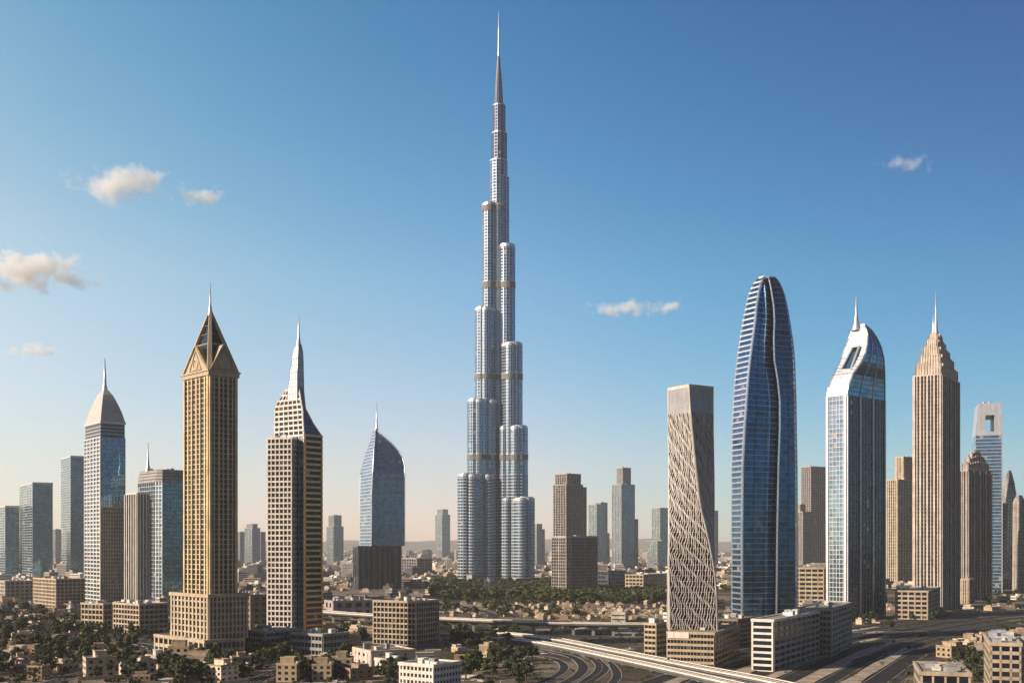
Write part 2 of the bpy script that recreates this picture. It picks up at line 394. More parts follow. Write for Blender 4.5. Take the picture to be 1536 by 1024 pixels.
def road(path, w, name='road', z=.03, marks=2):
    global nroad
    nroad += 1; z += nroad * .012
    path = smooth_path(path); ROADS.append((path, w / 2)); m = MB(); strip(m, path, -w / 2, w / 2, z); tag(m.build(name, M['asphalt']), kind='structure')
    m = MB()
    for s_ in (-1, 1): strip(m, path, s_ * (w / 2) - .2, s_ * (w / 2) + .2, 0, z + .12)
    tag(m.build('kerb', M['grey']), kind='structure')
    m = MB()
    for k in range(marks):
        o = -w / 2 + w * (k + 1) / (marks + 1); a = side(path, o)
        for i in range(0, len(path) - 1, 1):
            n_ = max(1, int(math.hypot(a[i + 1][0] - a[i][0], a[i + 1][1] - a[i][1]) / 12))
            for q in range(n_):
                t0, t1 = q / n_, (q + .45) / n_
                f_ = lambda t: (a[i][0] + (a[i + 1][0] - a[i][0]) * t, a[i][1] + (a[i + 1][1] - a[i][1]) * t)
                strip(m, [f_(t0), f_(t1)], -.12, .12, z + .02)
    if marks: tag(m.build('lane_marking', mk), kind='structure')
def elevated(path, w, zdeck, name, label, cat, th=1.6, every=3, sub=10, para=.45):
    path = smooth_path(path, sub); c = path[len(path) // 2]; ROADS.append((path, w / 2)); rt = tag(empty(name, (c[0], c[1], 0)), label, cat); L = (c[0], c[1], 0)
    m = MB(); strip(m, path, -w / 2, w / 2, zdeck - .35, zdeck); m.build('road_surface', M['asphalt'], rt, L)
    m = MB(); strip(m, path, -w / 2 + .3, w / 2 - .3, zdeck - th, zdeck - .36); strip(m, path, -w / 4, w / 4, zdeck - th - 1.2, zdeck - th - .02); m.build('deck', M['dgrey'], rt, L)
    for s_ in (-1, 1):
        m = MB(); strip(m, path, s_ * w / 2 - .3, s_ * w / 2 + .3, zdeck - .4, zdeck + para); m.build('parapet', M['white'], rt, L)
    m = MB(); strip(m, path, -.4, .4, zdeck + .01, zdeck + .35); m.build('median_barrier', M['concrete'], rt, L)
    for i in range(1, len(path) - 1, every):
        p = path[i]; m = MB(); m.box(p[0], p[1], 0, zdeck - th - 1.0, 2.0, 2.0); m.box(p[0], p[1], zdeck - th - 2.6, zdeck - th - .9, w * .55, 2.6); m.build('pier', M['grey'], rt, L)
def GP(l): return [G(*q) for q in l]
vd = lambda px, d: (X(px, d), d)
elevated([vd(380, 1120), vd(500, 1010), vd(600, 950), vd(700, 915), vd(800, 885), vd(900, 868), vd(1000, 862), vd(1100, 860), vd(1190, 862)], 13, 9.5, 'viaduct',
         'long elevated road with pale parapet and dark underside crossing behind the tan office block', 'viaduct')
elevated([vd(752, 840), vd(800, 812), vd(850, 770), vd(910, 712), vd(980, 655), vd(1060, 600), vd(1150, 550), vd(1240, 500)], 8, 4.5, 'highway_ramp',
         'upper of two pale curved highway lanes sweeping towards the bottom of the photo', 'highway', every=3)
elevated([vd(742, 812), vd(800, 782), vd(850, 738), vd(910, 682), vd(980, 627), vd(1060, 572), vd(1150, 520), vd(1240, 475)], 7, 3.2, 'highway_ramp',
         'lower of two pale curved highway lanes, beside the bare loop of roads', 'highway', every=3)
road(GP([(700, 957), (780, 962), (850, 972), (893, 988), (903, 1003), (880, 1022), (840, 1045)]), 8, marks=1)
road(GP([(720, 968), (790, 972), (850, 982), (874, 997), (865, 1014), (820, 1036)]), 6, marks=0)
road(GP([(760, 984), (810, 984), (842, 993), (842, 1008), (800, 1028)]), 5, marks=0)
road(GP([(900, 1040), (925, 1015), (915, 995), (880, 975), (820, 962)]), 5, marks=0)
for k, o in enumerate((-56, -36, -16, 4, 24, 46)):
    base = [G(1010, 1100), G(1110, 1050), G(1190, 1010), G(1290, 968), G(1400, 944), G(1536, 925), G(1800, 905)]
    road(side(smooth_path(base, 4), o), 11 if k not in (1, 4) else 8, marks=0)
for o, w_, r_ in ((-46, 6, 1), (-26, 8, 3), (-6, 5, 4), (14, 8, 6), (35, 7, 8)):
    c_ = side(smooth_path(base, 4), o)[:17 - r_ // 2]; m = MB()
    for (a0, b0, k0), (a1, b1, k1) in zip([(p_, 0, i_) for i_, p_ in enumerate(c_)], [(p_, 0, i_) for i_, p_ in enumerate(c_)][1:]):
        wa, wb = [w_ * (.35 + .3 * abs(math.sin(q_ * 1.3 + r_)) ) for q_ in (k0, k1)]; m.quad((a0[0] - wa, a0[1] + wa * .4, .5), (a0[0] + wa, a0[1] - wa * .4, .5), (a1[0] + wb, a1[1] - wb * .4, .5), (a1[0] - wb, a1[1] + wb * .4, .5))
    tag(m.build('sand_median', M['sand']), kind='structure')
def shade_patch(pts):  # dark patch on the ground, painted in place of the towers' cast shade
    m = MB(); m.poly([(*q, .012) for q in smooth_path(GP(pts) + [G(*pts[0])], 4)[:-1]]); tag(m.build('ground_shade_patch', M['groundshade']), kind='structure')
shade_patch([(1275, 1000), (1290, 955), (1330, 936), (1420, 926), (1500, 928), (1540, 945), (1470, 975), (1400, 990), (1330, 1030)])
road([vd(1230, 905), vd(1330, 900), vd(1450, 905), vd(1600, 940)], 12)
road([vd(1200, 1150), vd(1330, 1120), vd(1500, 1120), vd(1700, 1150)], 12)
road([vd(-200, 1180), vd(60, 1120), vd(240, 1060), vd(420, 1000), vd(560, 1010)], 10)
road([vd(-100, 900), vd(60, 860), vd(200, 800), vd(230, 740), vd(150, 640), vd(60, 560)], 9)
road([vd(370, 560), vd(430, 640), vd(500, 720), vd(600, 760), vd(740, 790)], 9)
road([vd(440, 1600), vd(620, 1480), vd(700, 1250), vd(740, 1100), vd(690, 960)], 10)
road([vd(640, 1330), vd(760, 1270), vd(880, 1230), vd(1000, 1200), vd(1200, 1190)], 11)
for yy in (1650, 2050, 2600, 3300, 4300): road([(-yy * .75, yy * 1.05), (-yy * .25, yy), (yy * .2, yy * .98), (yy * .8, yy * 1.04)], 14, marks=0)

# ------------------------------------------------------------------ the tallest tower: a stepped three-winged supertall
def supertall():
    d = 1991.0; S = d / F; cx = X(747, d); cy = d + 20
    foot = [(cx - 70, cy - 50), (cx + 70, cy - 50), (cx + 70, cy + 60), (cx - 70, cy + 60)]
    t = Thing('supertall_tower', 'tallest tower of all, silver stepped supertall rising to a needle in the centre', 'skyscraper', foot)
    z = lambda row: Z(row, d)
    mech = [(307, 315), (422, 431), (561, 569), (682, 690)]
    cnt = [0]
    def lobe(ang, r, w, ztop, part='wing', nb=3):
        cnt[0] += 1; N_ = '#%d' % cnt[0]
        u = (math.cos(R(ang)), math.sin(R(ang))); rt = (u[1], -u[0]); p = [(cx + rt[0] * w, cy + rt[1] * w)]
        for k in range(9):
            a = R(ang - 90 + 180 * k / 8); p.append((cx + u[0] * r + math.cos(a) * w, cy + u[1] * r + math.sin(a) * w))
        p.append((cx - rt[0] * w, cy - rt[1] * w))
        n = len(p); nbs = [max(1, int(r / 5))] + [1] * 8 + [max(1, int(r / 5))] + [1]; ed = list(range(n - 1))
        zl = min(z(712), ztop)
        t.curtain([(0, p), (zl, p)], 5.4, nbs, M['deepglass'], (1.35, .6, M['slab'], part + '_balcony_slab' + N_), (.4, .7, M['fin'], part + '_pier' + N_), ed, part + '_lower_glazing' + N_, .002)
        if ztop > zl + 3:
            t.curtain([(zl, p), (ztop, p)], 5.4, nbs, M['burjglass'], (.8, .25, M['fin'], part + '_band' + N_), (.55, .5, M['fin'], part + '_fin' + N_), ed, part + '_glazing' + N_, .002)
        for a, b in mech:
            zb, za = z(b), z(a)
            if za <= ztop + 3: t.mb('mechanical_band' + N_ + 'r%d' % a, M['mech']).ring(p, zb, za, 1.1, .1, ed); t.mb('band_edge' + N_ + 'r%d' % a, M['fin']).ring(p, za, za + 1.2, 1.4, .1, ed)
        t.mb('terrace' + N_, M['silver']).prism(offset(p, .15), ztop, ztop + 1.5)
        q = shrink(p, .9); t.mb('terrace_screen' + N_, M['fin']).prism(q, ztop + 1.5, ztop + 3.2)
        t.mb('terrace_edge' + N_, M['silver']).ring(p, ztop - 3, ztop + .5, .5, .1, ed)
    w = 11.3 * S
    for ang, tiers in ((210, ((305, 24), (463, 34.5), (601, 45.5), (713, 59.5))), (330, ((367, 25.5), (516, 36.5), (641, 44.5), (748, 54.5))), (90, ((340, 25), (480, 36), (620, 46), (740, 56)))):
        for row, ext in tiers:
            lobe(ang, max(2, (ext * S - w) / (math.cos(R(30)) if ang != 90 else 1)), w, z(row))
    for ang, r, w_, row in ((270, 7, 9, 305), (240, 8, 9, 305), (300, 8, 9, 367), (226, 25, 8.5, 463), (314, 27, 8.5, 516), (222, 37, 8, 601), (318, 36, 8, 641), (203, 50, 7.5, 713), (221, 50, 7.5, 713), (337, 46, 7.5, 748), (318, 48, 7.5, 748), (243, 21, 7, 601), (297, 21, 7, 641), (240, 29, 6.5, 713), (300, 28, 6.5, 748), (100, 44, 8, 600)):
        lobe(ang, r * S, w_ * S, z(row) - 1.3)
    def cyl(px, r, r0, r1, gm, bm, seg=14, part='core', fh=5.4):
        cnt[0] += 1; N_ = '#%d' % cnt[0]; c = (X(px, d), cy)
        p = [(c[0] + r * S * math.cos(2 * math.pi * k / seg), c[1] + r * S * math.sin(2 * math.pi * k / seg)) for k in range(seg)]
        t.curtain([(z(r0), p), (z(r1), p)], fh, 1, gm, (.9, .35, bm, part + '_band' + N_), (.6, .55, bm, part + '_fin' + N_), None, part + '_glazing' + N_, .002)
        t.mb(part + '_terrace' + N_, M['silver']).prism(offset(p, .5), z(r1), z(r1) + 1.5)
    cyl(747.5, 13.2, 900, 237, M['burjglass'], M['fin']); cyl(751.5, 11.8, 420, 262, M['burjglass'], M['fin'])
    cyl(748.8, 11.2, 238, 195, M['burjglass'], M['plum'], part='upper_core'); cyl(748.5, 9.2, 196, 153, M['burjglass'], M['plum'], part='upper_core')
    c = (X(747.8, d), cy); seg = 12; lv = []
    for row, r in ((154, 6.9), (130, 5.6), (110, 4.2), (92, 2.7), (78, 1.5)):
        lv.append((z(row), [(c[0] + r * S * math.cos(2 * math.pi * k / seg), c[1] + r * S * math.sin(2 * math.pi * k / seg)) for k in range(seg)]))
    t.curtain(lv, 5, 1, M['burjglass'], (.8, .3, M['plum'], 'tip_band'), (.7, .4, M['plum'], 'tip_fin'), None, 'tip_glazing', .001)
    t.single('spire', M['silver'], lambda m: m.tube([(c[0], cy, z(80)), (c[0], cy, z(66)), (c[0], cy, z(40)), (c[0], cy, z(10))], [1.9, 1.5, 1.15, .7], 10), smooth=True)
    # podium wings at the foot
    for a_, b_, r0, r1, dd in ((700, 716, 862, 885, 1900), (770, 802, 868, 886, 1880)):
        q = quad_fp(a_, (a_ + b_) / 2, b_, dd); t.mb('podium#%d' % r0, M['grey']).prism(q, 0, Z(r0, dd)); t.mb('podium_roof#%d' % r0, M['roof']).prism(offset(q, .6), Z(r0, dd), Z(r0, dd) + 1)
    t.done()
supertall()

# ------------------------------------------------------------------ golden tower with gabled pyramid crown
def golden_tower():
    d0 = 683.0; p2 = quad_fp(232, 307, 366, d0, 47)
    t = Thing('gabled_tower', 'golden stone tower with gabled pyramid crown and needle, on a stepped stone podium', 'skyscraper', p2)
    z2 = Z(962, d0); c = centre(p2)
    t.masonry(p2, 0, z2, z2 / 2.01, [9, 8, 8, 10], M['gold'], M['tan'], .25, .4, .5, .35, wname='podium_wall', frame_name='podium_frame')
    t.roof(p2, z2, 1.0, pmat=M['tan'], units=7, th=.8)
    d1 = 690.0; p1 = quad_fp(257, 313, 371, d1, 46); c1 = centre(p1); z1 = Z(893, d1)
    t.masonry(p1, z2 + .35, z1, 4.1, [10, 9, 9, 10], M['gold'], M['tan'], .42, .26, .6, .3, wname='podium_wall', frame_name='podium_frame')
    t.mb('podium_cornice', M['tan']).ring(p1, z1 - 1.2, z1 + .9, 1.1, .5); t.mb('roof', M['roof']).prism(p1, z1, z1 + .3); t.clutter(p1, z1 + .3, 5)
    d = 697.0; p = quad_fp(276.5, 314, 355, d, 47); zt = Z(557, d); cc = centre(p)
    t.masonry(p, z1, zt, 3.1, [6, 6, 6, 6], M['brown'], M['gold'], .27, .14, .45, .1)
    B = t.mb('buttress', M['gold']); n = 4
    for e in range(4):                                            # broad corner piers and two deep pilasters a side
        a, b = p[e], p[(e + 1) % n]; L = math.hypot(b[0] - a[0], b[1] - a[1]); ux, uy = (b[0] - a[0]) / L, (b[1] - a[1]) / L; nx, ny = uy, -ux
        for f, w, o in ((0.035, 1.6, .95), (.333, 1.1, .8), (.667, 1.1, .8), (.965, 1.6, .95)):
            u = L * f; q = [(a[0] + ux * (u + s_ * w / 2) + nx * k, a[1] + uy * (u + s_ * w / 2) + ny * k) for s_, k in ((-1, 0), (-1, o), (1, o), (1, 0))]
            B.hexa([(*v, z1) for v in q], [(*v, zt - 1.5) for v in q])
    t.mb('cornice', M['tan']).ring(p, zt - 2.2, zt + .3, 1.3, .3); t.mb('cornice', M['tan']).ring(p, zt + .3, zt + 1.2, 1.9, .3)
    t.mb('roof', M['roof']).prism(p, zt, zt + .4)
    za = Z(466, centre(p)[1]); q = shrink(p, .97); T_ = t.mb('crown_glazing', M['blackglass'])
    for e in range(4): T_.poly([(*q[e], zt + .4), (*q[(e + 1) % 4], zt + .4), (*cc, za - 1.5)])
    for e in range(4):                                            # corner ribs, tie beams, centre louvres
        a = (*p[e], zt + .4); m = t.mb('crown_rib', M['tan'])
        m.tube([a, (cc[0], cc[1], za)], [2.1, 1.1], 4)
        f = .46; l0 = Vector((*p[e], zt)).lerp(Vector((*cc, za)), f); l1 = Vector((*p[(e + 1) % 4], zt)).lerp(Vector((*cc, za)), f)
        m.tube([l0, l1], [.5, .5], 4)
        for g_ in (.62, .76):
            k0 = Vector((*p[e], zt)).lerp(Vector((*cc, za)), g_); k1 = Vector((*p[(e + 1) % 4], zt)).lerp(Vector((*cc, za)), g_)
            t.mb('crown_louvre', M['brown']).tube([k0, k1], [.3, .3], 4)
        mid = (Vector((*p[e], 0)) + Vector((*p[(e + 1) % 4], 0))) / 2
    zg = Z(514, d)
    for e in range(4):                                            # a gable on each side
        a, b = Vector((*p[e], zt + .5)), Vector((*p[(e + 1) % 4], zt + .5)); u = (b - a).normalized(); nrm = Vector((u.y, -u.x, 0))
        mid = (a + b) / 2; top = Vector((mid.x, mid.y, zg)); o = nrm * .6
        inn = Vector((cc[0], cc[1], 0)) - Vector((mid.x, mid.y, 0)); ridge = top + inn * .55
        g = t.mb('gable', M['beige']); g.poly([a + o, b + o, top + o]); g.poly([b + o, b + inn * .1, ridge, top + o]); g.poly([a + o, top + o, ridge, a + inn * .1])
        r = t.mb('gable_coping', M['tan'])
        r.tube([a + o * 1.6, top + o * 1.6], [.8, .8], 4); r.tube([b + o * 1.6, top + o * 1.6], [.8, .8], 4)
        for s_ in (-1, 1):
            k = t.mb('gable_panel_frame', M['tan']); m0 = mid + u * s_ * 7.6 + Vector((0, 0, 1.6)) + o * 1.5; m1 = Vector((mid.x, mid.y, zt + (zg - zt) * .82)) + o * 1.5
            k.tube([m0, m1], [.28, .28], 4)
        k.tube([mid + u * -7.6 + Vector((0, 0, 1.8)) + o * 1.5, mid + u * 7.6 + Vector((0, 0, 1.8)) + o * 1.5], [.28, .28], 4)
        med = [mid + o * 1.4 + u * math.cos(j * math.pi / 8) * 3.0 + Vector((0, 0, 5.4 + math.sin(j * math.pi / 8) * 3.0)) for j in range(17)]
        t.mb('gable_medallion', M['gold']).tube(med, [.35] * 17, 5)
    y = cc[1]; x = cc[0]; zs = Z(424, y)
    t.single('spire', M['silver'], lambda m: m.tube([(x, y, za - 3), (x, y, za + 1), (x, y, za + 4), (x, y, zs)], [1.5, 1.1, .65, .15], 10), smooth=True)
    t.done()
golden_tower()

# ------------------------------------------------------------------ far-left pointed tower
def pointed_tower():
    d = 1328.0; p = quad_fp(127, 151, 188, d, 52)
    t = Thing('pointed_tower', 'slim tower with smooth curved grey pyramid roof and needle, pale grid on its left', 'skyscraper', p)
    zt = Z(655, d); a = [(0, p), (zt, p)]
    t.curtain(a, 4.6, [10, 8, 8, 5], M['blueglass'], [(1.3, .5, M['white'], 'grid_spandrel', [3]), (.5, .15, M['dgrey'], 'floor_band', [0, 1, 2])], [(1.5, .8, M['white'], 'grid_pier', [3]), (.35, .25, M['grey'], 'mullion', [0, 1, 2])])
    zl = Z(760, d)
    t.curtain([(0, offset(p, .2)), (zl, offset(p, .2))], 4.6, [10, 8, 8, 5], M['darkglass'], [(1.1, .35, M['rose'], 'lower_spandrel', [0, 1, 2])], [(1.0, .35, M['rose'], 'lower_pier', [0, 1, 2])], [0, 1, 2], 'lower_glazing')
    zz = Z(634, d); q = shrink(p, .97)
    t.curtain([(zt, q), (zz, q)], 4, [10, 8, 8, 5], M['blackglass'], (.8, .5, M['silver'], 'crown_band'), None, None, 'crown_glazing')
    t.mb('cornice', M['silver']).prism(offset(p, .7), zz, zz + 2.2)
    rows = [(0, 1.0), (.25, .86), (.43, .73), (.65, .54), (.8, .39), (.92, .22), (1, .1)]; h = Z(580, d) - zz; m = t.mb('curved_roof', M['capstone'])
    for (f0, k0), (f1, k1) in zip(rows, rows[1:]): m.prism(shrink(p, k0), zz + 2.2 + h * f0, zz + 2.2 + h * f1 - .01, shrink(p, k1))
    c = centre(p); zb = zz + h; zs = Z(537, c[1])
    t.single('spire', M['silver'], lambda m: m.tube([(c[0], c[1], zb - 2), (c[0], c[1], zb + 4), (c[0], c[1], zb + 6), (c[0], c[1], zb + 12), (c[0], c[1], zs)], [3, 3, 2.2, 1.9, .4], 10), smooth=True)
    t.done()
pointed_tower()

def rounded_glass_tower():
    d = 1285.0; p = quad_fp(203, 238, 284, d, 50)
    C, Rr, Bk, L = p; mix = lambda u, v, k: (u[0] + (v[0] - u[0]) * k, u[1] + (v[1] - u[1]) * k)
    pr = [mix(C, Rr, .12), mix(C, Rr, .88), mix(Rr, Bk, .12), mix(Rr, Bk, .88), mix(Bk, L, .12), mix(Bk, L, .88), mix(L, C, .12), mix(L, C, .88)]
    t = Thing('chamfered_tower', 'green-blue glass tower with chamfered corners and thin needle, white-finned wing on its left', 'skyscraper', p)
    zt = Z(722, d)
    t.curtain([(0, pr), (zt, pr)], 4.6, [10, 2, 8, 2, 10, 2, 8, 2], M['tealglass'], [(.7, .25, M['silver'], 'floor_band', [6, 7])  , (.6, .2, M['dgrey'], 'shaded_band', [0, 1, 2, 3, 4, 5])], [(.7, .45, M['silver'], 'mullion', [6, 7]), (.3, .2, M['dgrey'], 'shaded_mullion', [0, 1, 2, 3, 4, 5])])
    zc = Z(703, d)
    for k in range(4): t.mb('crown', M['grey']).prism(offset(pr, .8 - k * .7), zt + (zc - zt) * k / 4, zt + (zc - zt) * (k + .75) / 4); t.mb('crown_recess', M['dgrey']).prism(offset(pr, -.8 - k * .7), zt + (zc - zt) * (k + .75) / 4, zt + (zc - zt) * (k + 1) / 4 - .02)
    t.clutter(pr, zc, 6)
    w = quad_fp(188, 205, 224, d + 10, 50); zw = Z(740, d)
    t.curtain([(0, w), (zw, w)], 5, [4, 4, 4, 5], M['blackglass'], (.3, .1, M['dgrey'], 'wing_band'), (1.5, 1.4, M['white'], 'wing_fin'), None, 'wing_glazing')
    t.mb('wing_roof', M['white']).prism(w, zw, zw + 1.5)
    t.spire(222, 706, 663, d + 30, 2.2, .3); t.done()
rounded_glass_tower()

def glass_box(name, label, xl, xc, xr, rt, rb, a=None, gm='tealglass', fh=5.2, nbs=(8, 8, 8, 5), sp='silver', group=None, bh=.5, fw=.3):
    d = D(rb); p = quad_fp(xl, xc, xr, d, a); zt = Z(rt, d); t = Thing(name, label, 'skyscraper', p, group)
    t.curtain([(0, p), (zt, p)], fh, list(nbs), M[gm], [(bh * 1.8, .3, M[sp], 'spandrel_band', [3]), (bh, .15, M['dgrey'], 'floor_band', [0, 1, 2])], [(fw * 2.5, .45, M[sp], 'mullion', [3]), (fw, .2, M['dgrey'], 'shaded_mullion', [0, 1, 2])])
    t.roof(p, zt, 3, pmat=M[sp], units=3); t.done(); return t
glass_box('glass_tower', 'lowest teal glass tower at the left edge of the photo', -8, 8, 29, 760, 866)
glass_box('glass_tower', 'middle one of the three plain flat-topped glass towers at the left', 30, 49, 79, 725, 868)
glass_box('glass_tower', 'tallest of the three plain flat-topped glass towers, just left of the pointed grey-roofed tower', 92, 106, 128, 685, 864)

# ------------------------------------------------------------------ stepped white-grid tower with sloped roof and needle
def sloped_tower():
    d = 800.0; w = quad_fp(401, 438, 446, d, 14)
    rows = [(960, 412, 456, 483), (652, 412, 456, 483), (634, 412, 455, 470), (612, 412, 454, 458), (603, 413, 452, 457), (583, 428, 449, 455)]
    lv = table_fp(rows, d + 3, 38); p = lv[0][1]
    t = Thing('sloped_roof_tower', 'tower with white window grid, bronze-banded right side, sloped glass roof and needle', 'skyscraper', [w[0], p[1], p[2], w[3]])
    zw = Z(657, d)
    t.masonry(w, 0, zw, 3.75, [3, 5, 6, 6], M['grey'], M['white'], .24, .3, .5, .4); t.roof(w, zw, .8, pmat=M['white'], units=2)
    lv[0] = (0, lv[0][1])
    t.curtain([lv[0], (lv[1][0], lv[0][1])], 4.1, [7, 8, 8, 6], M['blueglass'], None, [(.5, .3, M['silver'], 'corner_mullion', [3]), (1.0, .6, M['goldm'], 'edge_pier', [0], 7)], [3, 1, 2], 'glazing')
    t.curtain([lv[0], (lv[1][0], lv[0][1])], 4.1, [7, 8, 8, 6], M['blackglass'], (1.5, .45, M['goldm'], 'bronze_band'), (1.2, .7, M['goldm'], 'edge_pier', None, 7), [0], 'banded_glazing')
    t.curtain(lv[1:], 3.75, [6, 5, 5, 6], M['darkglass'], (1.35, .35, M['white'], 'upper_spandrel'), (.9, .4, M['white'], 'upper_pier'), [2, 3], 'upper_window_wall')
    t.curtain(lv[1:], 3.4, [6, 5, 5, 6], M['deepglass'], (.4, .2, M['grey'], 'upper_band'), (.3, .3, M['grey'], 'upper_mullion'), [0, 1], 'upper_glazing')
    for e in range(4):
        for (za, pa), (zb, pb) in zip(lv[1:], lv[2:]): t.mb('roof_edge', M['silver']).tube([(*pa[e], za), (*pb[e], zb)], [.55, .55], 5)
    t.mb('roof', M['silver']).prism(lv[-1][1], lv[-1][0], lv[-1][0] + .8)
    sr = [(600, 431, 446, 456), (578, 432, 446, 456), (577, 434, 446, 456), (555, 435, 446, 455.5), (554, 437, 447, 455.5), (535, 438, 447, 455), (522, 440, 448, 454), (516, 444, 448, 452)]
    sl = table_fp(sr, d + 12, 40)
    t.curtain(sl, 5.2, [4, 4, 4, 4], M['silver'], (.4, .14, M['grey'], 'turret_band'), (.3, .14, M['grey'], 'turret_fin'), None, 'turret')
    t.mb('turret_cap', M['silver']).prism(sl[-1][1], sl[-1][0], sl[-1][0] + .5)
    c = centre(sl[-1][1]); y = c[1]; zb = sl[-1][0]
    t.single('spire', M['silver'], lambda m: m.tube([(c[0], y, zb - 2), (c[0], y, zb + 3), (c[0], y, zb + 5), (c[0], y, Z(496, y)), (c[0], y, Z(471, y))], [1.8, 1.3, .9, .7, .15], 10), smooth=True)
    t.done()
    for k, (xl, xc, xr, rt, rb, lab) in enumerate(((366, 398, 452, 948, 982, 'low grey annex with a plain roof at the left foot of the white-grid tower'), (437, 484, 523, 952, 984, 'low open grey block at the right foot of the white-grid tower'))):
        d2 = D(rb); q = quad_fp(xl, xc, xr, d2, 35); b = Thing('podium_block', lab, 'low building', q); zt = Z(rt, d2)
        b.masonry(q, 0, zt, 3.9, [8, 7, 7, 9], M['dgrey'], M['grey'], .12, .42, .6, .5); b.roof(q, zt, .7, pmat=M['grey'], units=5); b.done()
sloped_tower()

# ------------------------------------------------------------------ curved glass sail tower on a dark block
def sail_tower():
    d = 1732.0; p = quad_fp(530, 537, 602, d, 68)
    t = Thing('sail_tower', 'blue glass tower curving to a point with a needle, standing on a dark finned block', 'skyscraper', p)
    zb = Z(820, d)
    t.curtain([(0, p), (zb, p)], 9, [16, 6, 16, 5], M['blackglass'], None, (.6, .6, M['grey'], 'block_fin', None, 2), None, 'block_glazing')
    t.mb('block_roof', M['dgrey']).prism(offset(p, .6), zb, zb + 2)
    rows = [(818, 540, 557, 607), (740, 540, 557.5, 607), (708, 541, 559, 607), (698, 543, 559.5, 607), (685, 546, 560.5, 604), (675, 548.5, 561, 598), (665, 552, 562, 589), (656, 556, 563, 578.5), (650, 558.5, 563, 571), (645, 561, 563.5, 566)]
    lv = table_fp(rows, d + 2, 66)
    t.curtain(lv, 5.2, [11, 6, 11, 6], M['blueglass'], [(.4, .1, M['bluefin'], 'floor_band', [0, 1, 2]), (1.4, .5, M['silver'], 'left_band', [3])], [(.35, .15, M['bluefin'], 'mullion', [0], 2)])
    for e in (0, 1, 3):
        for (za, pa), (z1, pb) in zip(lv, lv[1:]): t.mb('edge_trim', M['steel']).tube([(*pa[e], za), (*pb[e], z1)], [.9, .9], 6)
    t.mb('tip', M['silver']).prism(lv[-1][1], lv[-1][0], lv[-1][0] + 2)
    t.spire(565, 650, 603, centre(lv[-1][1])[1], 2.6, .4); t.done()
sail_tower()

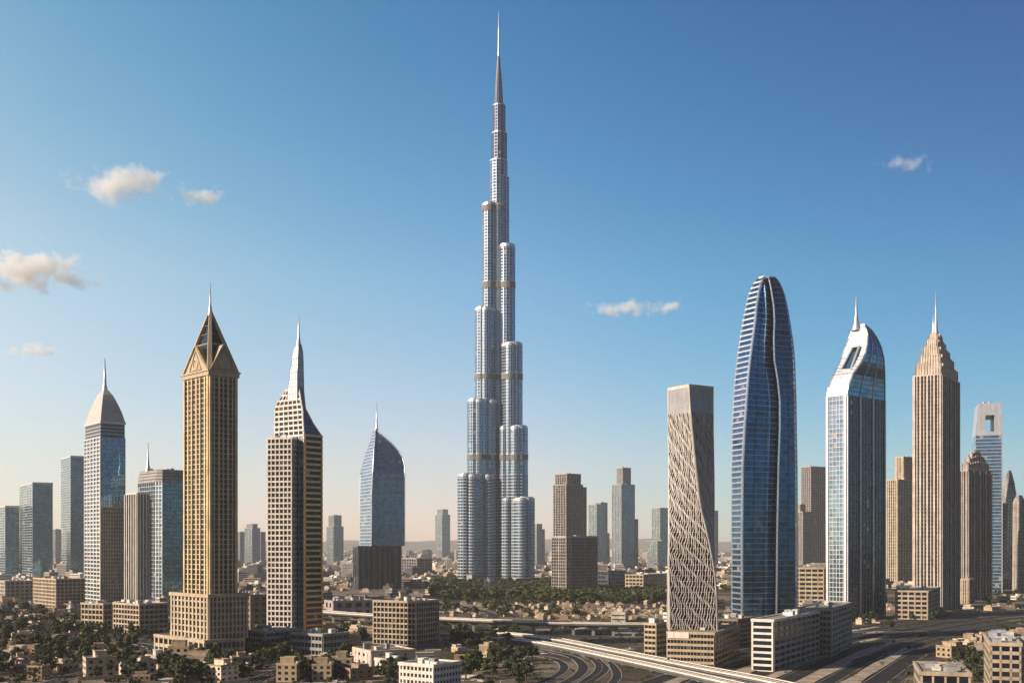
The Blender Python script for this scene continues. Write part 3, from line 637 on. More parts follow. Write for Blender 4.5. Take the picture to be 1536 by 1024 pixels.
# ------------------------------------------------------------------ twisted lattice tower
def twisted_tower():
    d = 662.0; tab = [(945, 5.5, 70), (880, 7, 69), (850, 9.5, 66.5), (800, 18, 57), (759, 33, 50.5), (700, 44, 47.5), (640, 52, 46.5), (578, 58, 47)]
    cpx = {945: 1038, 880: 1037.5, 850: 1037.2, 800: 1037, 759: 1037.2, 700: 1037, 640: 1036, 578: 1035.6}
    cy = d + 13; lv = []; S = (d + 6) / F
    cx0 = X(1037, cy)
    for row, a, s in tab:
        s *= S; aa = R(a); b = math.pi / 2 - aa; cx = X(cpx[row], cy)
        vL = (-math.cos(aa) * s, math.sin(aa) * s); vR = (math.cos(b) * s, math.sin(b) * s)
        C = (cx - (vL[0] + vR[0]) / 2, cy - (vL[1] + vR[1]) / 2); p = [C, (C[0] + vR[0], C[1] + vR[1]), (C[0] + vL[0] + vR[0], C[1] + vL[1] + vR[1]), (C[0] + vL[0], C[1] + vL[1])]
        lv.append((Z(row, C[1]), p))
    # smooth in between
    fine = []
    zs_ = [lv[0][0] + (lv[-1][0] - lv[0][0]) * k / 46 for k in range(47)]
    for z in zs_:
        acc = None
        for dz in (-6, -3, 0, 3, 6):
            q = interp(lv, z + dz); acc = q if acc is None else [(a[0] + b[0], a[1] + b[1]) for a, b in zip(acc, q)]
        fine.append((z, [(a[0] / 5, a[1] / 5) for a in acc]))
    t = Thing('twisted_tower', 'pale lattice tower twisting as it rises, one sharp edge winding down its front', 'skyscraper', lv[0][1])
    zc = Z(612, d); body = [l for l in fine if l[0] <= zc]; crown = [l for l in fine if l[0] >= body[-1][0] - .01]
    nb = 20; t.curtain(body, 3.2, nb, M['darkglass'], (.42, .3, M['rose'], 'floor_band'), None)
    # wavering vertical ribs
    m = t.mb('wavy_rib', M['rib']); nz = 150; z0, z1 = body[0][0], body[-1][0]
    for e in range(4):
        for j in range(nb + 1):
            prev = None
            for k in range(nz + 1):
                z = z0 + (z1 - z0) * k / nz; p = interp(fine, z); a, b = p[e], p[(e + 1) % 4]; L = math.hypot(b[0] - a[0], b[1] - a[1]); ux, uy = (b[0] - a[0]) / L, (b[1] - a[1]) / L
                edge = min(1, min(j, nb - j) / 1.0); f = j / nb
                off = edge * (.55 * math.sin(z * .55 + f * 11) + .28 * math.sin(z * 1.1 + j * 1.3) + .2 * math.sin(z * .23 + j * 2))
                w = .2 + .06 * math.sin(z * .9 + j * 1.7); u = max(w, min(L - w, L * f + off)); o = .75
                q = [(a[0] + ux * (u + s_ * w) + uy * k_, a[1] + uy * (u + s_ * w) - ux * k_, z) for s_, k_ in ((-1, 0), (-1, o), (1, o), (1, 0))]
                if prev: m.hexa(prev, q)
                prev = q
    for e in range(4):
        for (za, pa), (zb, pb) in zip(fine, fine[1:]): t.mb('corner_edge', M['rib']).tube([(*pa[e], za), (*pb[e], zb)], [.62, .62], 6)
    t.curtain(crown, 1.2, 16, M['grey'], (.25, .2, M['silver'], 'crown_band'), (.22, .3, M['silver'], 'crown_fin'), None, 'crown_panel')
    pt = fine[-1][1]; zt = fine[-1][0]; t.mb('roof', M['roof']).prism(pt, zt - 1, zt - .4); t.mb('parapet', M['pale']).ring(pt, zt - 1, zt + .8, .4, .3)
    t.mb('core', M['grey']).prism(shrink(lv[0][1], .92), 0, lv[0][0]); t.done()
    def blk(lab, xl, xc, xr, rt, rb, a, nbs, wall='rose', frame='tan', fh=3.4, pw=.1, sh=.45, wm=None, units=4):
        d2 = D(rb); q = quad_fp(xl, xc, xr, d2, a); b = Thing('podium_block', lab, 'low building', q); zt = Z(rt, d2)
        b.masonry(q, 0, zt, fh, nbs, M[wall], M[frame], pw, sh, .4, .3, wm=wm and M[wm]); b.roof(q, zt, .8, pmat=M[frame], units=units)
        if xl == 1001:
            C_, L_ = q[0], q[3]; f = lambda t: (L_[0] + (C_[0] - L_[0]) * t, L_[1] + (C_[1] - L_[1]) * t); u0, u1 = f(.02), f(.47); dx, dy = u1[0] - u0[0], u1[1] - u0[1]; l_ = math.hypot(dx, dy); nx, ny = dy / l_ * .9, -dx / l_ * .9
            b.mb('pale_panel', M['white']).hexa([(*u0, zt - 3), (u0[0] + nx, u0[1] + ny, zt - 3), (u1[0] + nx, u1[1] + ny, zt - 3), (*u1, zt - 3)], [(*u0, zt + .4), (u0[0] + nx, u0[1] + ny, zt + .4), (u1[0] + nx, u1[1] + ny, zt + .4), (*u1, zt + .4)])
        b.done(); return b
    blk('tan office block under the twisted lattice tower, long pale panel along its top edge', 1001, 1071, 1109, 950, 1003, 22, [8, 8, 8, 14])
    blk('narrow tan block with dark window rows left of the twisted tower', 967, 984, 1003, 936, 984, 40, [4, 5, 4, 3])
    blk('brown shaded block squeezed between the twisted tower podium and the white-striped block', 1072, 1106, 1140, 930, 972, 30, [5, 5, 5, 5], 'brown', 'brown')
twisted_tower()

# ------------------------------------------------------------------ tall rounded blue tower with a deep fold
def folded_tower():
    d = 800.0
    tab = [(960, 1098, 1113, 1163, 1196), (925, 1098, 1113, 1163, 1196), (800, 1098, 1113, 1164, 1196), (700, 1098, 1114, 1166, 1195.5), (640, 1099, 1117, 1168, 1194.5), (600, 1101, 1120, 1168, 1194), (570, 1103, 1122, 1165, 1193), (540, 1106, 1125, 1160, 1192),
           (510, 1110, 1129, 1159, 1189.5), (480, 1115, 1133, 1160, 1185), (460, 1119, 1135, 1159, 1181.5), (440, 1124, 1138, 1156, 1177), (428, 1129, 1141, 1154, 1172.5), (420, 1134, 1143.5, 1152, 1168), (416, 1139, 1146, 1152, 1164)]
    lv = []
    for row, xl, c1, f, xr in tab:
        k = (xr - xl) / 98.0; W = lambda px, dd: (X(px, d + dd), d + dd)
        yc = 22
        off = lambda y: yc + (y - yc) * k
        p = [W(c1, off(0)), W(f - 1.6, off(12)), W(f - .2, off(15)), W(f + 1.6, off(6)), W(xr - 3 * k, off(12)), W(xr, off(20)), W(xr - 4, off(40)), W((xl + xr) / 2, off(48)), W(xl + 6, off(36)), W(xl, off(15))]
        lv.append((Z(row, d + off(6)), p))
    lv[0] = (0, lv[0][1])
    t = Thing('folded_tower', 'tall dark blue glass tower with rounded top, deep vertical fold and pale banded left edge', 'skyscraper', lv[0][1])
    zs, P = t.curtain(lv, 3.9, [9, 1, 2, 5, 2, 5, 7, 7, 5, 4], M['deepglass'],
        [(1.1, .7, M['steel'], 'pale_balcony_band', [9]), (.4, .3, M['fin'], 'thin_band', [0]), (.6, .5, M['bluefin'], 'balcony_band', [3]), (.5, .4, M['bluefin'], 'corner_band', [4]), (.5, .35, M['fin'], 'rear_band', [5, 6, 7, 8])], [(.25, .3, M['dark'], 'mullion', [0, 3], 3)])
    for e, r in ((0, .9), (3, .7), (9, .6), (5, .5)):
        for (za, pa), (zb, pb) in zip(lv, lv[1:]): t.mb('edge_trim', M['steel']).tube([(*pa[e], za), (*pb[e], zb)], [r, r], 6)
    # slanting louvres gathered at the fold, thick in the upper middle
    for k in range(48):
        z = lv[0][0] + 60 + k * 3.9; q = interp(lv, z); a, b = q[0], q[1]; f = .86 + .12 * abs(math.sin(k * .06))
        m = t.mb('fold_louvre', M['blackglass']); s0 = (a[0] + (b[0] - a[0]) * f, a[1] + (b[1] - a[1]) * f - .8)
        m.tube([(*s0, z + 2.5), (b[0], b[1] - .9, z - .6)], [.3, .5], 4)
    t.mb('roof_cap', M['silver']).prism(lv[-1][1], lv[-1][0], lv[-1][0] + 1.0)
    t.done()
    d2 = 622.0; q = quad_fp(1128, 1160, 1229, d2, 30); b = Thing('striped_block', 'long block whose sunlit end wall has bold black and white stripes', 'office block', q); zt = Z(931, d2)
    b.masonry(q, 0, zt, 3.45, [9, 3, 9, 6], M['grey'], M['rose'], .14, .4, .5, .35, edges=[0, 1, 2])
    e = [3]; b.masonry(q, 0, zt - .02, 3.45, [14, 3, 14, 1], M['white'], M['white'], .07, .36, .55, .45, edges=e, wname='end_wall', frame_name='end_wall_stripe', wm=M['blackglass'])
    b.roof(q, zt, 1.0, pmat=M['white'], units=9); b.done()
    d3 = 706.0; q = quad_fp(1196, 1247, 1277, d3, 25); b = Thing('shaded_block', 'dark shaded block with blank corner piers, behind the black and white striped block', 'office block', q); zt = Z(914, d3)
    b.masonry(q, 0, zt, 3.6, [7, 7, 7, 8], M['grey'], M['rose'], .2, .45, .5, .35); b.roof(q, zt, 1.0, pmat=M['grey'], units=5); b.done()
folded_tower()

# ------------------------------------------------------------------ curved-crown tower with a slot opening
def slot_tower():
    d = 1039.0
    rows = [(935, 1240, 1270, 1327.5), (592, 1240, 1270, 1327.5), (578, 1243, 1273, 1327.5), (562, 1249, 1279, 1327.5), (545, 1257, 1291, 1327), (530, 1263, 1298, 1325.5), (515, 1268, 1301, 1321.5), (503, 1273, 1302, 1315), (494, 1277, 1300, 1308), (488, 1281, 1297, 1300)]
    lv = table_fp(rows, d, 48); lv[0] = (0, lv[0][1]); p = lv[0][1]
    t = Thing('slot_tower', 'silver and blue tower with swept curved crown pierced by a slot, needle on top', 'skyscraper', p)
    body = [lv[0], (lv[1][0], p)]
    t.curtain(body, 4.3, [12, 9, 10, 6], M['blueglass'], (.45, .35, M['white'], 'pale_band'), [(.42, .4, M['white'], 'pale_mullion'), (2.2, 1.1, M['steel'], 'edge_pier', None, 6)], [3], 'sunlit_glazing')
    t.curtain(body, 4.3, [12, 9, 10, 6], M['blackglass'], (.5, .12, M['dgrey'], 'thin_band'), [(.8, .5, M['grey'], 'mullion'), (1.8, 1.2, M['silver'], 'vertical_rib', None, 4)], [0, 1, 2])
    t.curtain(lv[1:], 4.0, [9, 6, 9, 6], M['deepglass'], (.5, .12, M['dgrey'], 'crown_band'), (.8, .6, M['silver'], 'crown_rib', None, 3), [0, 1], 'crown_glazing')
    t.curtain(lv[1:], 3.2, [9, 6, 9, 1], M['silver'], (.35, .12, M['silver'], 'crown_shell_step'), None, [2, 3], 'crown_shell')
    for e, r in ((0, 1.0), (1, .7), (3, .6)):
        for (za, pa), (zb, pb) in zip(lv[1:], lv[2:]): t.mb('crown_edge', M['steel']).tube([(*pa[e], za), (*pb[e], zb)], [r, r], 8)
    t.mb('crown_cap', M['silver']).prism(lv[-1][1], lv[-1][0], lv[-1][0] + 1.5)
    q0, q1 = interp(lv, Z(548, d)), interp(lv, Z(519, d))
    def on(q, f, z, o):
        a, b = q[3], q[0]; L = math.hypot(b[0] - a[0], b[1] - a[1]); nx, ny = (b[1] - a[1]) / L, -(b[0] - a[0]) / L
        return Vector((a[0] + (b[0] - a[0]) * f + nx * o, a[1] + (b[1] - a[1]) * f + ny * o, z))
    z0, z1 = Z(551, d), Z(514, d)
    c_ = [on(q0, .22, z0, 1.0), on(q0, .68, z0, 1.0), on(q1, .72, z1, 1.0), on(q1, .44, z1, 1.0)]
    m = t.mb('slot_recess', M['blackglass']); m.poly(c_); m = t.mb('slot_glass', M['blueglass']); m.poly([on(q0, .42, z0 + 1, 1.3), on(q0, .66, z0 + 1, 1.3), on(q1, .70, z1 - 1, 1.3), on(q1, .56, z1 - 1, 1.3)])
    for a, b in zip(c_, c_[1:] + c_[:1]): t.mb('slot_frame', M['silver']).tube([a, b], [1.0, 1.0], 6)
    t.spire(1284.5, 494, 444, centre(lv[-1][1])[1], 3.0, .35); t.done()
slot_tower()

# ------------------------------------------------------------------ stone setback tower with stepped crown
def setback_tower(name, label, d, box, zrow, tiers, nbs, wall, frame, spires=(), pw=.5, fh=4.2, a=None):
    p = quad_fp(*box, d, a); zt = Z(zrow, d); t = Thing(name, label, 'skyscraper', p)
    t.curtain([(0, p), (zt, p)], fh, [n + n % 2 for n in nbs], M['darkglass'], (.9, .1, M['dgrey'], 'spandrel'), [(1.0, .8, M[frame], 'thin_pier', None, 1), (1.75, 1.3, M[frame], 'main_pier', None, 2)])
    t.mb('cornice', M[frame]).prism(offset(p, .9), zt, zt + 1.2); cy = centre(p)[1]; z = zt + 1.2; cnt = 2
    for row, xl, xc, xr in tiers:
        q = quad_fp(xl, xc, xr, d, a); dd = d + cy - centre(q)[1]; q = quad_fp(xl, xc, xr, dd, a); z1 = Z(row, dd)
        t.mb('crown_tier', M[wall]).prism(q, z, z1); B = t.mb('crown_fin', M[frame]); n = 4
        for e in range(4):
            u0, u1 = q[e], q[(e + 1) % 4]; nb = max(3, nbs[e] + 3 - cnt)
            for j in range(nb + 1):
                f = j / nb; h = 2.6 + 4 * (1 - abs(f - .5) * 2) ** 1; x, y = u0[0] + (u1[0] - u0[0]) * f, u0[1] + (u1[1] - u0[1]) * f
                B.box(x, y, z, z1 + h * .8, 1.5, 1.5, math.atan2(u1[1] - u0[1], u1[0] - u0[0]))
        z = z1; cnt += 1
    t.mb('crown_top', M[wall]).prism(shrink(q, .5), z, z + 6)
    for px, r0, r1, rr in spires: t.spire(px, r0, r1, cy, rr, .3, M['silver'])
    t.done()
setback_tower('setback_tower', 'tall pinstriped stone tower with a stepped crown and twin needles', 1195, (1370.5, 1412, 1438.5), 562,
    [(547, 1373, 1411, 1436), (534, 1379, 1410, 1430), (523, 1384, 1408, 1424), (513, 1389, 1406, 1418), (505, 1394, 1406, 1413)], (8, 6, 6, 8), 'pale', 'pale', ((1404, 508, 437, 2.6), (1400, 508, 470, 2.4)), a=34)
setback_tower('setback_tower', 'shaded stone tower with a small stepped crown, right of the twin-needle tower', 1406, (1440, 1452, 1487.5), 706,
    [(697, 1444, 1453, 1482), (689, 1449, 1455, 1476), (682, 1455, 1459, 1470)], (7, 5, 6, 4), 'rose', 'rose')

def window_tower():
    d = 1650.0; p = quad_fp(1458, 1497, 1504, d, 18)
    t = Thing('frame_top_tower', 'pale tower whose crown is a square frame with open sky inside, above blue glass', 'skyscraper', p)
    z1, z2 = Z(658, d), Z(612, d)
    t.curtain([(0, p), (z1, p)], 4.8, [3, 7, 3, 8], M['blueglass'], (.9, .4, M['silver'], 'floor_band'), [(.6, .4, M['silver'], 'mullion', [3], 1), (1.5, .7, M['silver'], 'edge_pier', None, 8)])
    C, Rr, Bk, L = p; mx = lambda u, v, k: (u[0] + (v[0] - u[0]) * k, u[1] + (v[1] - u[1]) * k)
    m = t.mb('crown_frame', M['silver'])
    def bar(f0, f1, g0, g1, za, zb):
        b = [mx(L, C, f0), mx(L, C, f1), mx(Bk, Rr, f1), mx(Bk, Rr, f0)]; tt = [mx(L, C, g0), mx(L, C, g1), mx(Bk, Rr, g1), mx(Bk, Rr, g0)]
        m.hexa([(*q, za) for q in b], [(*q, zb) for q in tt])
    za, zb = Z(653, d), Z(629, d)
    bar(0, 1, 0.0, 1, z1, za); bar(0, .36, .06, .36, za, zb); bar(.70, 1, .70, .98, za, zb); bar(.06, .98, .1, .95, zb, z2)
    t.mb('frame_lining', M['dgrey']).ring([mx(L, C, .36), mx(L, C, .365), mx(Bk, Rr, .365), mx(Bk, Rr, .36)], za, zb, .15)
    for k in range(5): t.mb('crown_pipe', M['silver']).box(*mx(mx(L, C, .3 + k * .1), mx(Bk, Rr, .3 + k * .1), .5), z2, z2 + 4 + (k % 2) * 2, 2.5, 2.5, .3)
    t.spire(1478, 613, 601, d + 12, 1.6, .4)
    t.done()
window_tower()

def curvy_towers():
    d = 1750.0
    for lab, rows, a in (('grey tower with a slanting peaked top near the right edge of the photo', [(872, 1492, 1504, 1526), (750, 1496, 1508, 1526), (735, 1502, 1510, 1523), (722, 1507, 1512, 1521), (708, 1511, 1513, 1517)], 40),
                         ('narrow grey tower with a blunt stepped top at the right edge of the photo', [(868, 1519, 1528, 1539), (752, 1520, 1528, 1538), (745, 1524, 1528, 1534)], 40),
                         ('low bowed tower with pale balcony rings, in front of the frame-topped tower', [(870, 1484, 1494, 1504), (800, 1486, 1497, 1508), (775, 1488, 1500, 1510), (757, 1496, 1505, 1511)], 40)):
        lv = table_fp(rows, d, a); lv[0] = (0, lv[0][1]); t = Thing('tapered_tower', lab, 'skyscraper', lv[0][1])
        t.curtain(lv, 5, [5, 4, 4, 4], M['darkglass'], (1.6, .5, M['grey'], 'floor_band'), (1.4, .8, M['rose'], 'pier'))
        t.mb('roof', M['grey']).prism(lv[-1][1], lv[-1][0], lv[-1][0] + 3); t.done(); d -= 45
curvy_towers()

# ------------------------------------------------------------------ middle-distance residential towers
def slab_tower(label, rb, boxes, gm='darkglass', frame='rose', bay=(6, 5, 5, 5), fh=5.0, out=.9, bw=1.5, group=None, name='apartment_tower', a=None, cap=True, fins=True):
    """boxes: (xl, xc, xr, top row, depth offset)"""
    d = D(rb); t = None
    foot = quad_fp(*boxes[0][:3], d, a); t = Thing(name, label, 'skyscraper', foot, group)
    for i, (xl, xc, xr, rt, off) in enumerate(boxes):
        p = quad_fp(xl, xc, xr, d + off, a); zt = Z(rt, d + off)
        t.curtain([(0, p), (zt, p)], fh, list(bay), M[gm], (fh * .2, .15, M[frame], 'floor_band'), (bw, out, M[frame], 'pier', None, 1 if fins else 2))
        if cap: t.mb('roof_slab', M[frame]).prism(offset(p, .7), zt, zt + 2.0); t.clutter(p, zt + 2, 2)
    t.done(); return t
slab_tower('grey residential tower with a blocky pale crown, behind the dark lattice block', 868, [(830, 849, 874, 727, 0), (833, 850, 871, 711, 14), (850, 866, 879.5, 731, 30)])
slab_tower('slender bluish residential tower topped by a narrower block, right of the dark lattice block', 857, [(918, 932, 952, 727, 0), (925, 934, 946, 702, 20)], 'blueglass', 'grey', (7, 6, 6, 6), bw=1.8)
slab_tower('dark narrow tower just behind the right side of the slender bluish tower', 853, [(938, 946, 957, 779, 0)], 'darkglass', 'grey')
slab_tower('hazy twin-slab tower between the blocky-crowned tower and the slender bluish tower', 848, [(883, 895, 909, 757, 0), (893, 901, 911, 754, 60), (897, 904, 914, 800, 40)], 'tealglass', 'grey')
slab_tower('hazy ribbed tower directly left of the twisted lattice tower', 850, [(971, 986, 1003, 812, -40), (978, 990, 1004, 762, 0)], 'tealglass', 'grey')
slab_tower('hazy slab peeping out on the right of the twisted lattice tower', 848, [(1060, 1068, 1077, 766, 0)], 'tealglass', 'grey')
slab_tower('low hazy tower pair just right of the tallest tower', 846, [(796, 805, 813, 786, 0), (803, 809, 817, 794, 30)], 'tealglass', 'grey')
slab_tower('hazy tower with shoulders standing alone left of the tallest tower', 838, [(653, 663, 675, 772, 0), (656, 664, 672, 764, 60)], 'tealglass', 'grey')
slab_tower('hazy tower with a stepped top, left of the blue sail-shaped tower', 846, [(490, 500, 515, 790, 0), (493, 501, 512, 773, 40)], 'tealglass', 'grey')
slab_tower('tallest of the hazy cluster between the golden tower and the white-grid tower', 846, [(367, 378, 390, 792, 0), (370, 379, 386, 786, 30)], 'tealglass', 'grey')
slab_tower('left one of the hazy cluster between the golden tower and the white-grid tower', 844, [(352, 360, 370, 798, 0)], 'tealglass', 'grey')
slab_tower('right one of the hazy cluster between the golden tower and the white-grid tower', 845, [(386, 391, 398, 798, 0)], 'tealglass', 'grey')
slab_tower('faint hazy tower between the two taller plain glass towers at the left', 842, [(76, 83, 92, 794, 0)], 'tealglass', 'grey')
slab_tower('brown ribbed tower right of the folded blue tower, tallest of its pair', 857, [(1202, 1216, 1238, 700, 0)], 'darkglass', 'rose', (7, 5, 5, 5))
slab_tower('lower brown ribbed tower against the folded blue tower, in front of its taller pair', 862, [(1193, 1204, 1217, 768, 0), (1194, 1200, 1207, 757, 10)], 'darkglass', 'rose')
slab_tower('pale ribbed tower with a taller rear block, left of the twin-needle tower', 880, [(1330, 1346, 1370, 720, 0), (1343, 1355, 1371, 686, 22)], 'darkglass', 'beige', (6, 5, 5, 5), bw=1.9)
slab_tower('low grey office slab standing in the far city right of the sail-shaped tower', 864, [(603, 625, 648, 838, 0)], 'darkglass', 'rose', (6, 4, 4, 6), 6)
slab_tower('white pavilion tower among the trees at the foot of the tallest tower', 893, [(727, 734, 742, 871, 0)], 'blueglass', 'white', (3, 3, 3, 3), 5, bw=1.0)
slab_tower('low dark glass block between the lattice block and the pale terraces', 887, [(896, 912, 938, 857, 0)], 'deepglass', 'dgrey', (8, 5, 5, 6), 6, bw=.6)
slab_tower('thin tan block standing at the foot of the shaded setback tower', 905, [(1441, 1453, 1461, 870, 0)], 'darkglass', 'tan', (3, 3, 3, 4), 4.5, bw=1.2)

def lattice_block():
    d = D(894); p = quad_fp(828, 852, 897, d, 50); C, Rr, Bk, L = p; mix = lambda u, v, k: (u[0] + (v[0] - u[0]) * k, u[1] + (v[1] - u[1]) * k)
    pr = [mix(C, Rr, .1), mix(C, Rr, .55), mix(C, Rr, .95), mix(Rr, Bk, .05), Bk, L, mix(L, C, .45), mix(L, C, .9)]; pr[0] = (pr[0][0], pr[0][1] + 1.2)
    t = Thing('lattice_block', 'brown open-gridded block with a curved corner, in front of the blocky-crowned tower', 'office block', p); zt = Z(806, d)
    t.curtain([(0, pr), (zt, pr)], 4.4, [7, 6, 1, 8, 9, 3, 4, 2], M['darkglass'], (.9, .5, M['rose'], 'floor_band'), (.75, .9, M['rose'], 'pier'))
    t.mb('roof', M['roof']).prism(pr, zt, zt + .5); t.mb('parapet', M['rose']).ring(pr, zt - .5, zt + 2.5, 1.0, .6); t.clutter(pr, zt + .5, 5); t.done()
lattice_block()

# ------------------------------------------------------------------ low masonry blocks
def block(label, xl, xc, xr, rt, rb, a=None, wall='tan', frame='tan', fh=3.7, bw=3.6, pw=.22, sh=.3, units=6, name='office_block', out=.4, wm=None, par=1.0, z0=0):
    d = D(rb); p = quad_fp(xl, xc, xr, d, a); zt = Z(rt, d); t = Thing(name, label, 'office block', p)
    nbs = [max(2, round(math.hypot(p[(e + 1) % 4][0] - p[e][0], p[(e + 1) % 4][1] - p[e][1]) / bw)) for e in range(4)]
    t.masonry(p, 0, zt, fh, nbs, M[wall], M[frame], pw, sh, out, out * .7, wm=wm and M[wm]); t.roof(p, zt, par, pmat=M[frame], units=units); return t
t = block('square tan office block with dark window grid standing alone in the centre foreground', 560, 624, 658, 903, 968, 28, 'rose', 'tan', 3.6, 3.1, .2, .28, units=9, out=.55)
c = centre(quad_fp(560, 624, 658, D(968), 28)); t.single('stair_tower', M['beige'], lambda m: (m.box(c[0] - 3, c[1] + 3, Z(903, 781), Z(890, 781), 4, 4, .4), m.box(c[0] - 3, c[1] + 3, Z(890, 781), Z(889, 781), 5, 5, .4))); t.done()
block('white low block with two window rows cut by the bottom edge of the photo', 599, 650, 691, 999, 1040, 35, 'white', 'white', 3.6, 2.4, .35, .5, 5, out=.2).done()
t = block('tan four-bay block cut by the bottom edge, in the lower right of the photo', 1371, 1440, 1456, 996, 1058, 16, 'tan', 'beige', 4.4, 4.6, .18, .35, 9, out=.5); t.done()
t = block('weathered tan apartment block near the bottom right corner, roof cluttered with tanks', 1476, 1518, 1532, 952, 1032, 20, 'tan', 'beige', 3.9, 5, .2, .42, 9, out=.5); t.done()
block('lower tan annex against the weathered apartment block at the right edge', 1506, 1531, 1552, 972, 1050, 30, 'tan', 'tan', 3.9, 5, .3, .45, 4).done()
block('cream block with small square windows under the tall plain glass tower at the left', 50, 84, 127, 869, 912, 48, 'beige', 'tan', 4.0, 4.2, .28, .34, 7).done()
block('tan block at the far left edge below the lowest glass tower', -22, 8, 51, 872, 906, 48, 'beige', 'rose', 4.2, 5, .4, .45, 6).done()
block('left one of two tan blocks at the foot of the pointed tower, narrow and sunlit', 122, 155, 172, 906, 946, 30, 'rose', 'tan', 4.0, 4.2, .16, .3, 5).done()
block('right one of two tan blocks at the foot of the pointed tower', 170, 209, 252, 907, 952, 40, 'rose', 'tan', 4.0, 4.2, .18, .32, 6).done()
block('plain brown block half hidden between the golden tower and the white-grid tower', 362, 376, 404, 893, 946, 62, 'rose', 'brown', 4.4, 7, .4, .5, 5).done()
block('sunlit tan terrace block between the folded blue tower and the slot-crowned tower', 1190, 1236, 1252, 852, 906, 18, 'tan', 'tan', 5.0, 7, .16, .45, 7).done()
block('sunlit tan block with balconies at the foot of the pale ribbed tower', 1343, 1392, 1410, 887, 929, 26, 'tan', 'beige', 4.0, 6, .2, .4, 6).done()
block('low pale hall with a long roof in front of the centre tan office block', 530, 557, 622, 978, 1001, 62, 'white', 'pale', 5, 8, .6, .6, 4).done()
block('small cream building between the low pale hall and the white block at the bottom', 563, 580, 602, 990, 1006, 45, 'white', 'white', 4, 5, .5, .5, 2).done()
block('broad grey-roofed hall left of the centre tan office block', 487, 500, 560, 902, 925, 60, 'pale', 'rose', 6, 10, .4, .4, 7).done()
block('tan terraced block beside the low dark glass block in the middle distance', 938, 965, 1000, 862, 889, 30, 'tan', 'beige', 5, 6, .2, .45, 8).done()
block('small tan house block at the foot of the golden tower podium, on its left', 215, 238, 262, 985, 1003, 40, 'tan', 'tan', 4, 6, .5, .5, 3).done()
block('dark low hall at the right foot of the golden tower podium', 368, 392, 420, 958, 972, 40, 'grey', 'dgrey', 5, 8, .3, .4, 4).done()
# ------------------------------------------------------------------ trees
def leafmat(key, c):
    m, n, l, p = newmat(key); g = n.new('ShaderNodeNewGeometry'); oi = n.new('ShaderNodeObjectInfo')
    a = ramp(n, l, g.outputs['Random Per Island'], [(0, tuple(v * .55 for v in c)), (.6, c), (1, (c[0] * 1.6, c[1] * 1.45, c[2] * 1.2))])
    b = ramp(n, l, oi.outputs['Random'], [(0, (.7, .75, .8)), (.5, (1, 1, 1)), (1, (1.35, 1.15, .8))])
    l.new(mixc(n, l, 1.0, a, b, 'MULTIPLY'), p.inputs['Base Color']); p.inputs['Roughness'].default_value = .75; p.inputs['Specular IOR Level'].default_value = .2
    return m
LEAF = leafmat('foliage', (.040, .055, .022)); BARK = stone('bark', (.12, .085, .06), .95, .3)
def crown_quads(m, rr, h, n, size, seed, cx=0, cy=0, z0=0):
    rnd = random.Random(seed); cl = []
    for k in range(9 + seed % 3):
        a = rnd.uniform(0, 6.28); r = rr * rnd.uniform(.15, .72); zz = h * rnd.uniform(.38, .86); cl.append((cx + r * math.cos(a), cy + r * math.sin(a), z0 + zz, rr * rnd.uniform(.26, .46)))
    for k in range(n):
        c = cl[rnd.randrange(len(cl))]; u = Vector((rnd.gauss(0, 1), rnd.gauss(0, 1), rnd.gauss(0, .8))).normalized(); rad = c[3] * (rnd.random() ** .35)
        p = Vector(c[:3]) + Vector((u.x, u.y, u.z * .8)) * rad; nn = (u + Vector((rnd.uniform(-.6, .6), rnd.uniform(-.6, .6), rnd.uniform(-.2, .8)))).normalized()
        t = nn.cross(Vector((rnd.random(), rnd.random(), rnd.random() + .1))).normalized(); b = nn.cross(t); s = size * rnd.uniform(.6, 1.3)
        m.quad(tuple(p - t * s - b * s * .6), tuple(p + t * s - b * s * .6), tuple(p + t * s * .7 + b * s * .7), tuple(p - t * s * .7 + b * s * .7))
def make_tree(seed):
    rnd = random.Random(seed); rr = rnd.uniform(4.2, 5.6); h = rnd.uniform(8.5, 11)
    rt = empty('tree', (0, 0, 0)); m = MB(); m.tube([(0, 0, -.2), (.1, 0, h * .2), (-.1, .15, h * .45), (0, 0, h * .7)], [.34, .26, .2, .08], 7)
    for k in range(5):
        a = k * 1.26 + rnd.random(); z = h * rnd.uniform(.2, .4); m.tube([(0, 0, z), (rr * .35 * math.cos(a), rr * .35 * math.sin(a), z + h * .16), (rr * .6 * math.cos(a), rr * .6 * math.sin(a), z + h * .27)], [.15, .1, .04], 5)
    m.build('trunk', BARK, rt); c = MB(); crown_quads(c, rr, h, 620, .52, seed); c.build('crown', LEAF, rt); return rt
def copy_tree(o, parent=None):
    c = o.copy(); col.objects.link(c); c.parent = parent
    for ch in KIDS[o.name]: copy_tree(ch, c)
    return c
KIDS = {}
def remember(o):
    KIDS[o.name] = [c for c in o.children]
    for c in o.children: remember(c)
def near_road(x, y, extra=3):
    for path, hw in ROADS:
        for i in range(0, len(path), 1):
            if abs(path[i][0] - x) < hw + extra + 12 and abs(path[i][1] - y) < hw + extra + 12:
                j = min(i + 1, len(path) - 1); a, b = path[i], path[j]; dx, dy = b[0] - a[0], b[1] - a[1]; L2 = dx * dx + dy * dy or 1
                t = max(0, min(1, ((x - a[0]) * dx + (y - a[1]) * dy) / L2)); q = math.hypot(x - a[0] - dx * t, y - a[1] - dy * t)
                if q < hw + extra: return True
    return False
def free(x, y, r, road_extra=3):
    for a, b, c in OCC:
        if (x - a) ** 2 + (y - b) ** 2 < (r + c) ** 2: return False
    return not near_road(x, y, r + road_extra)
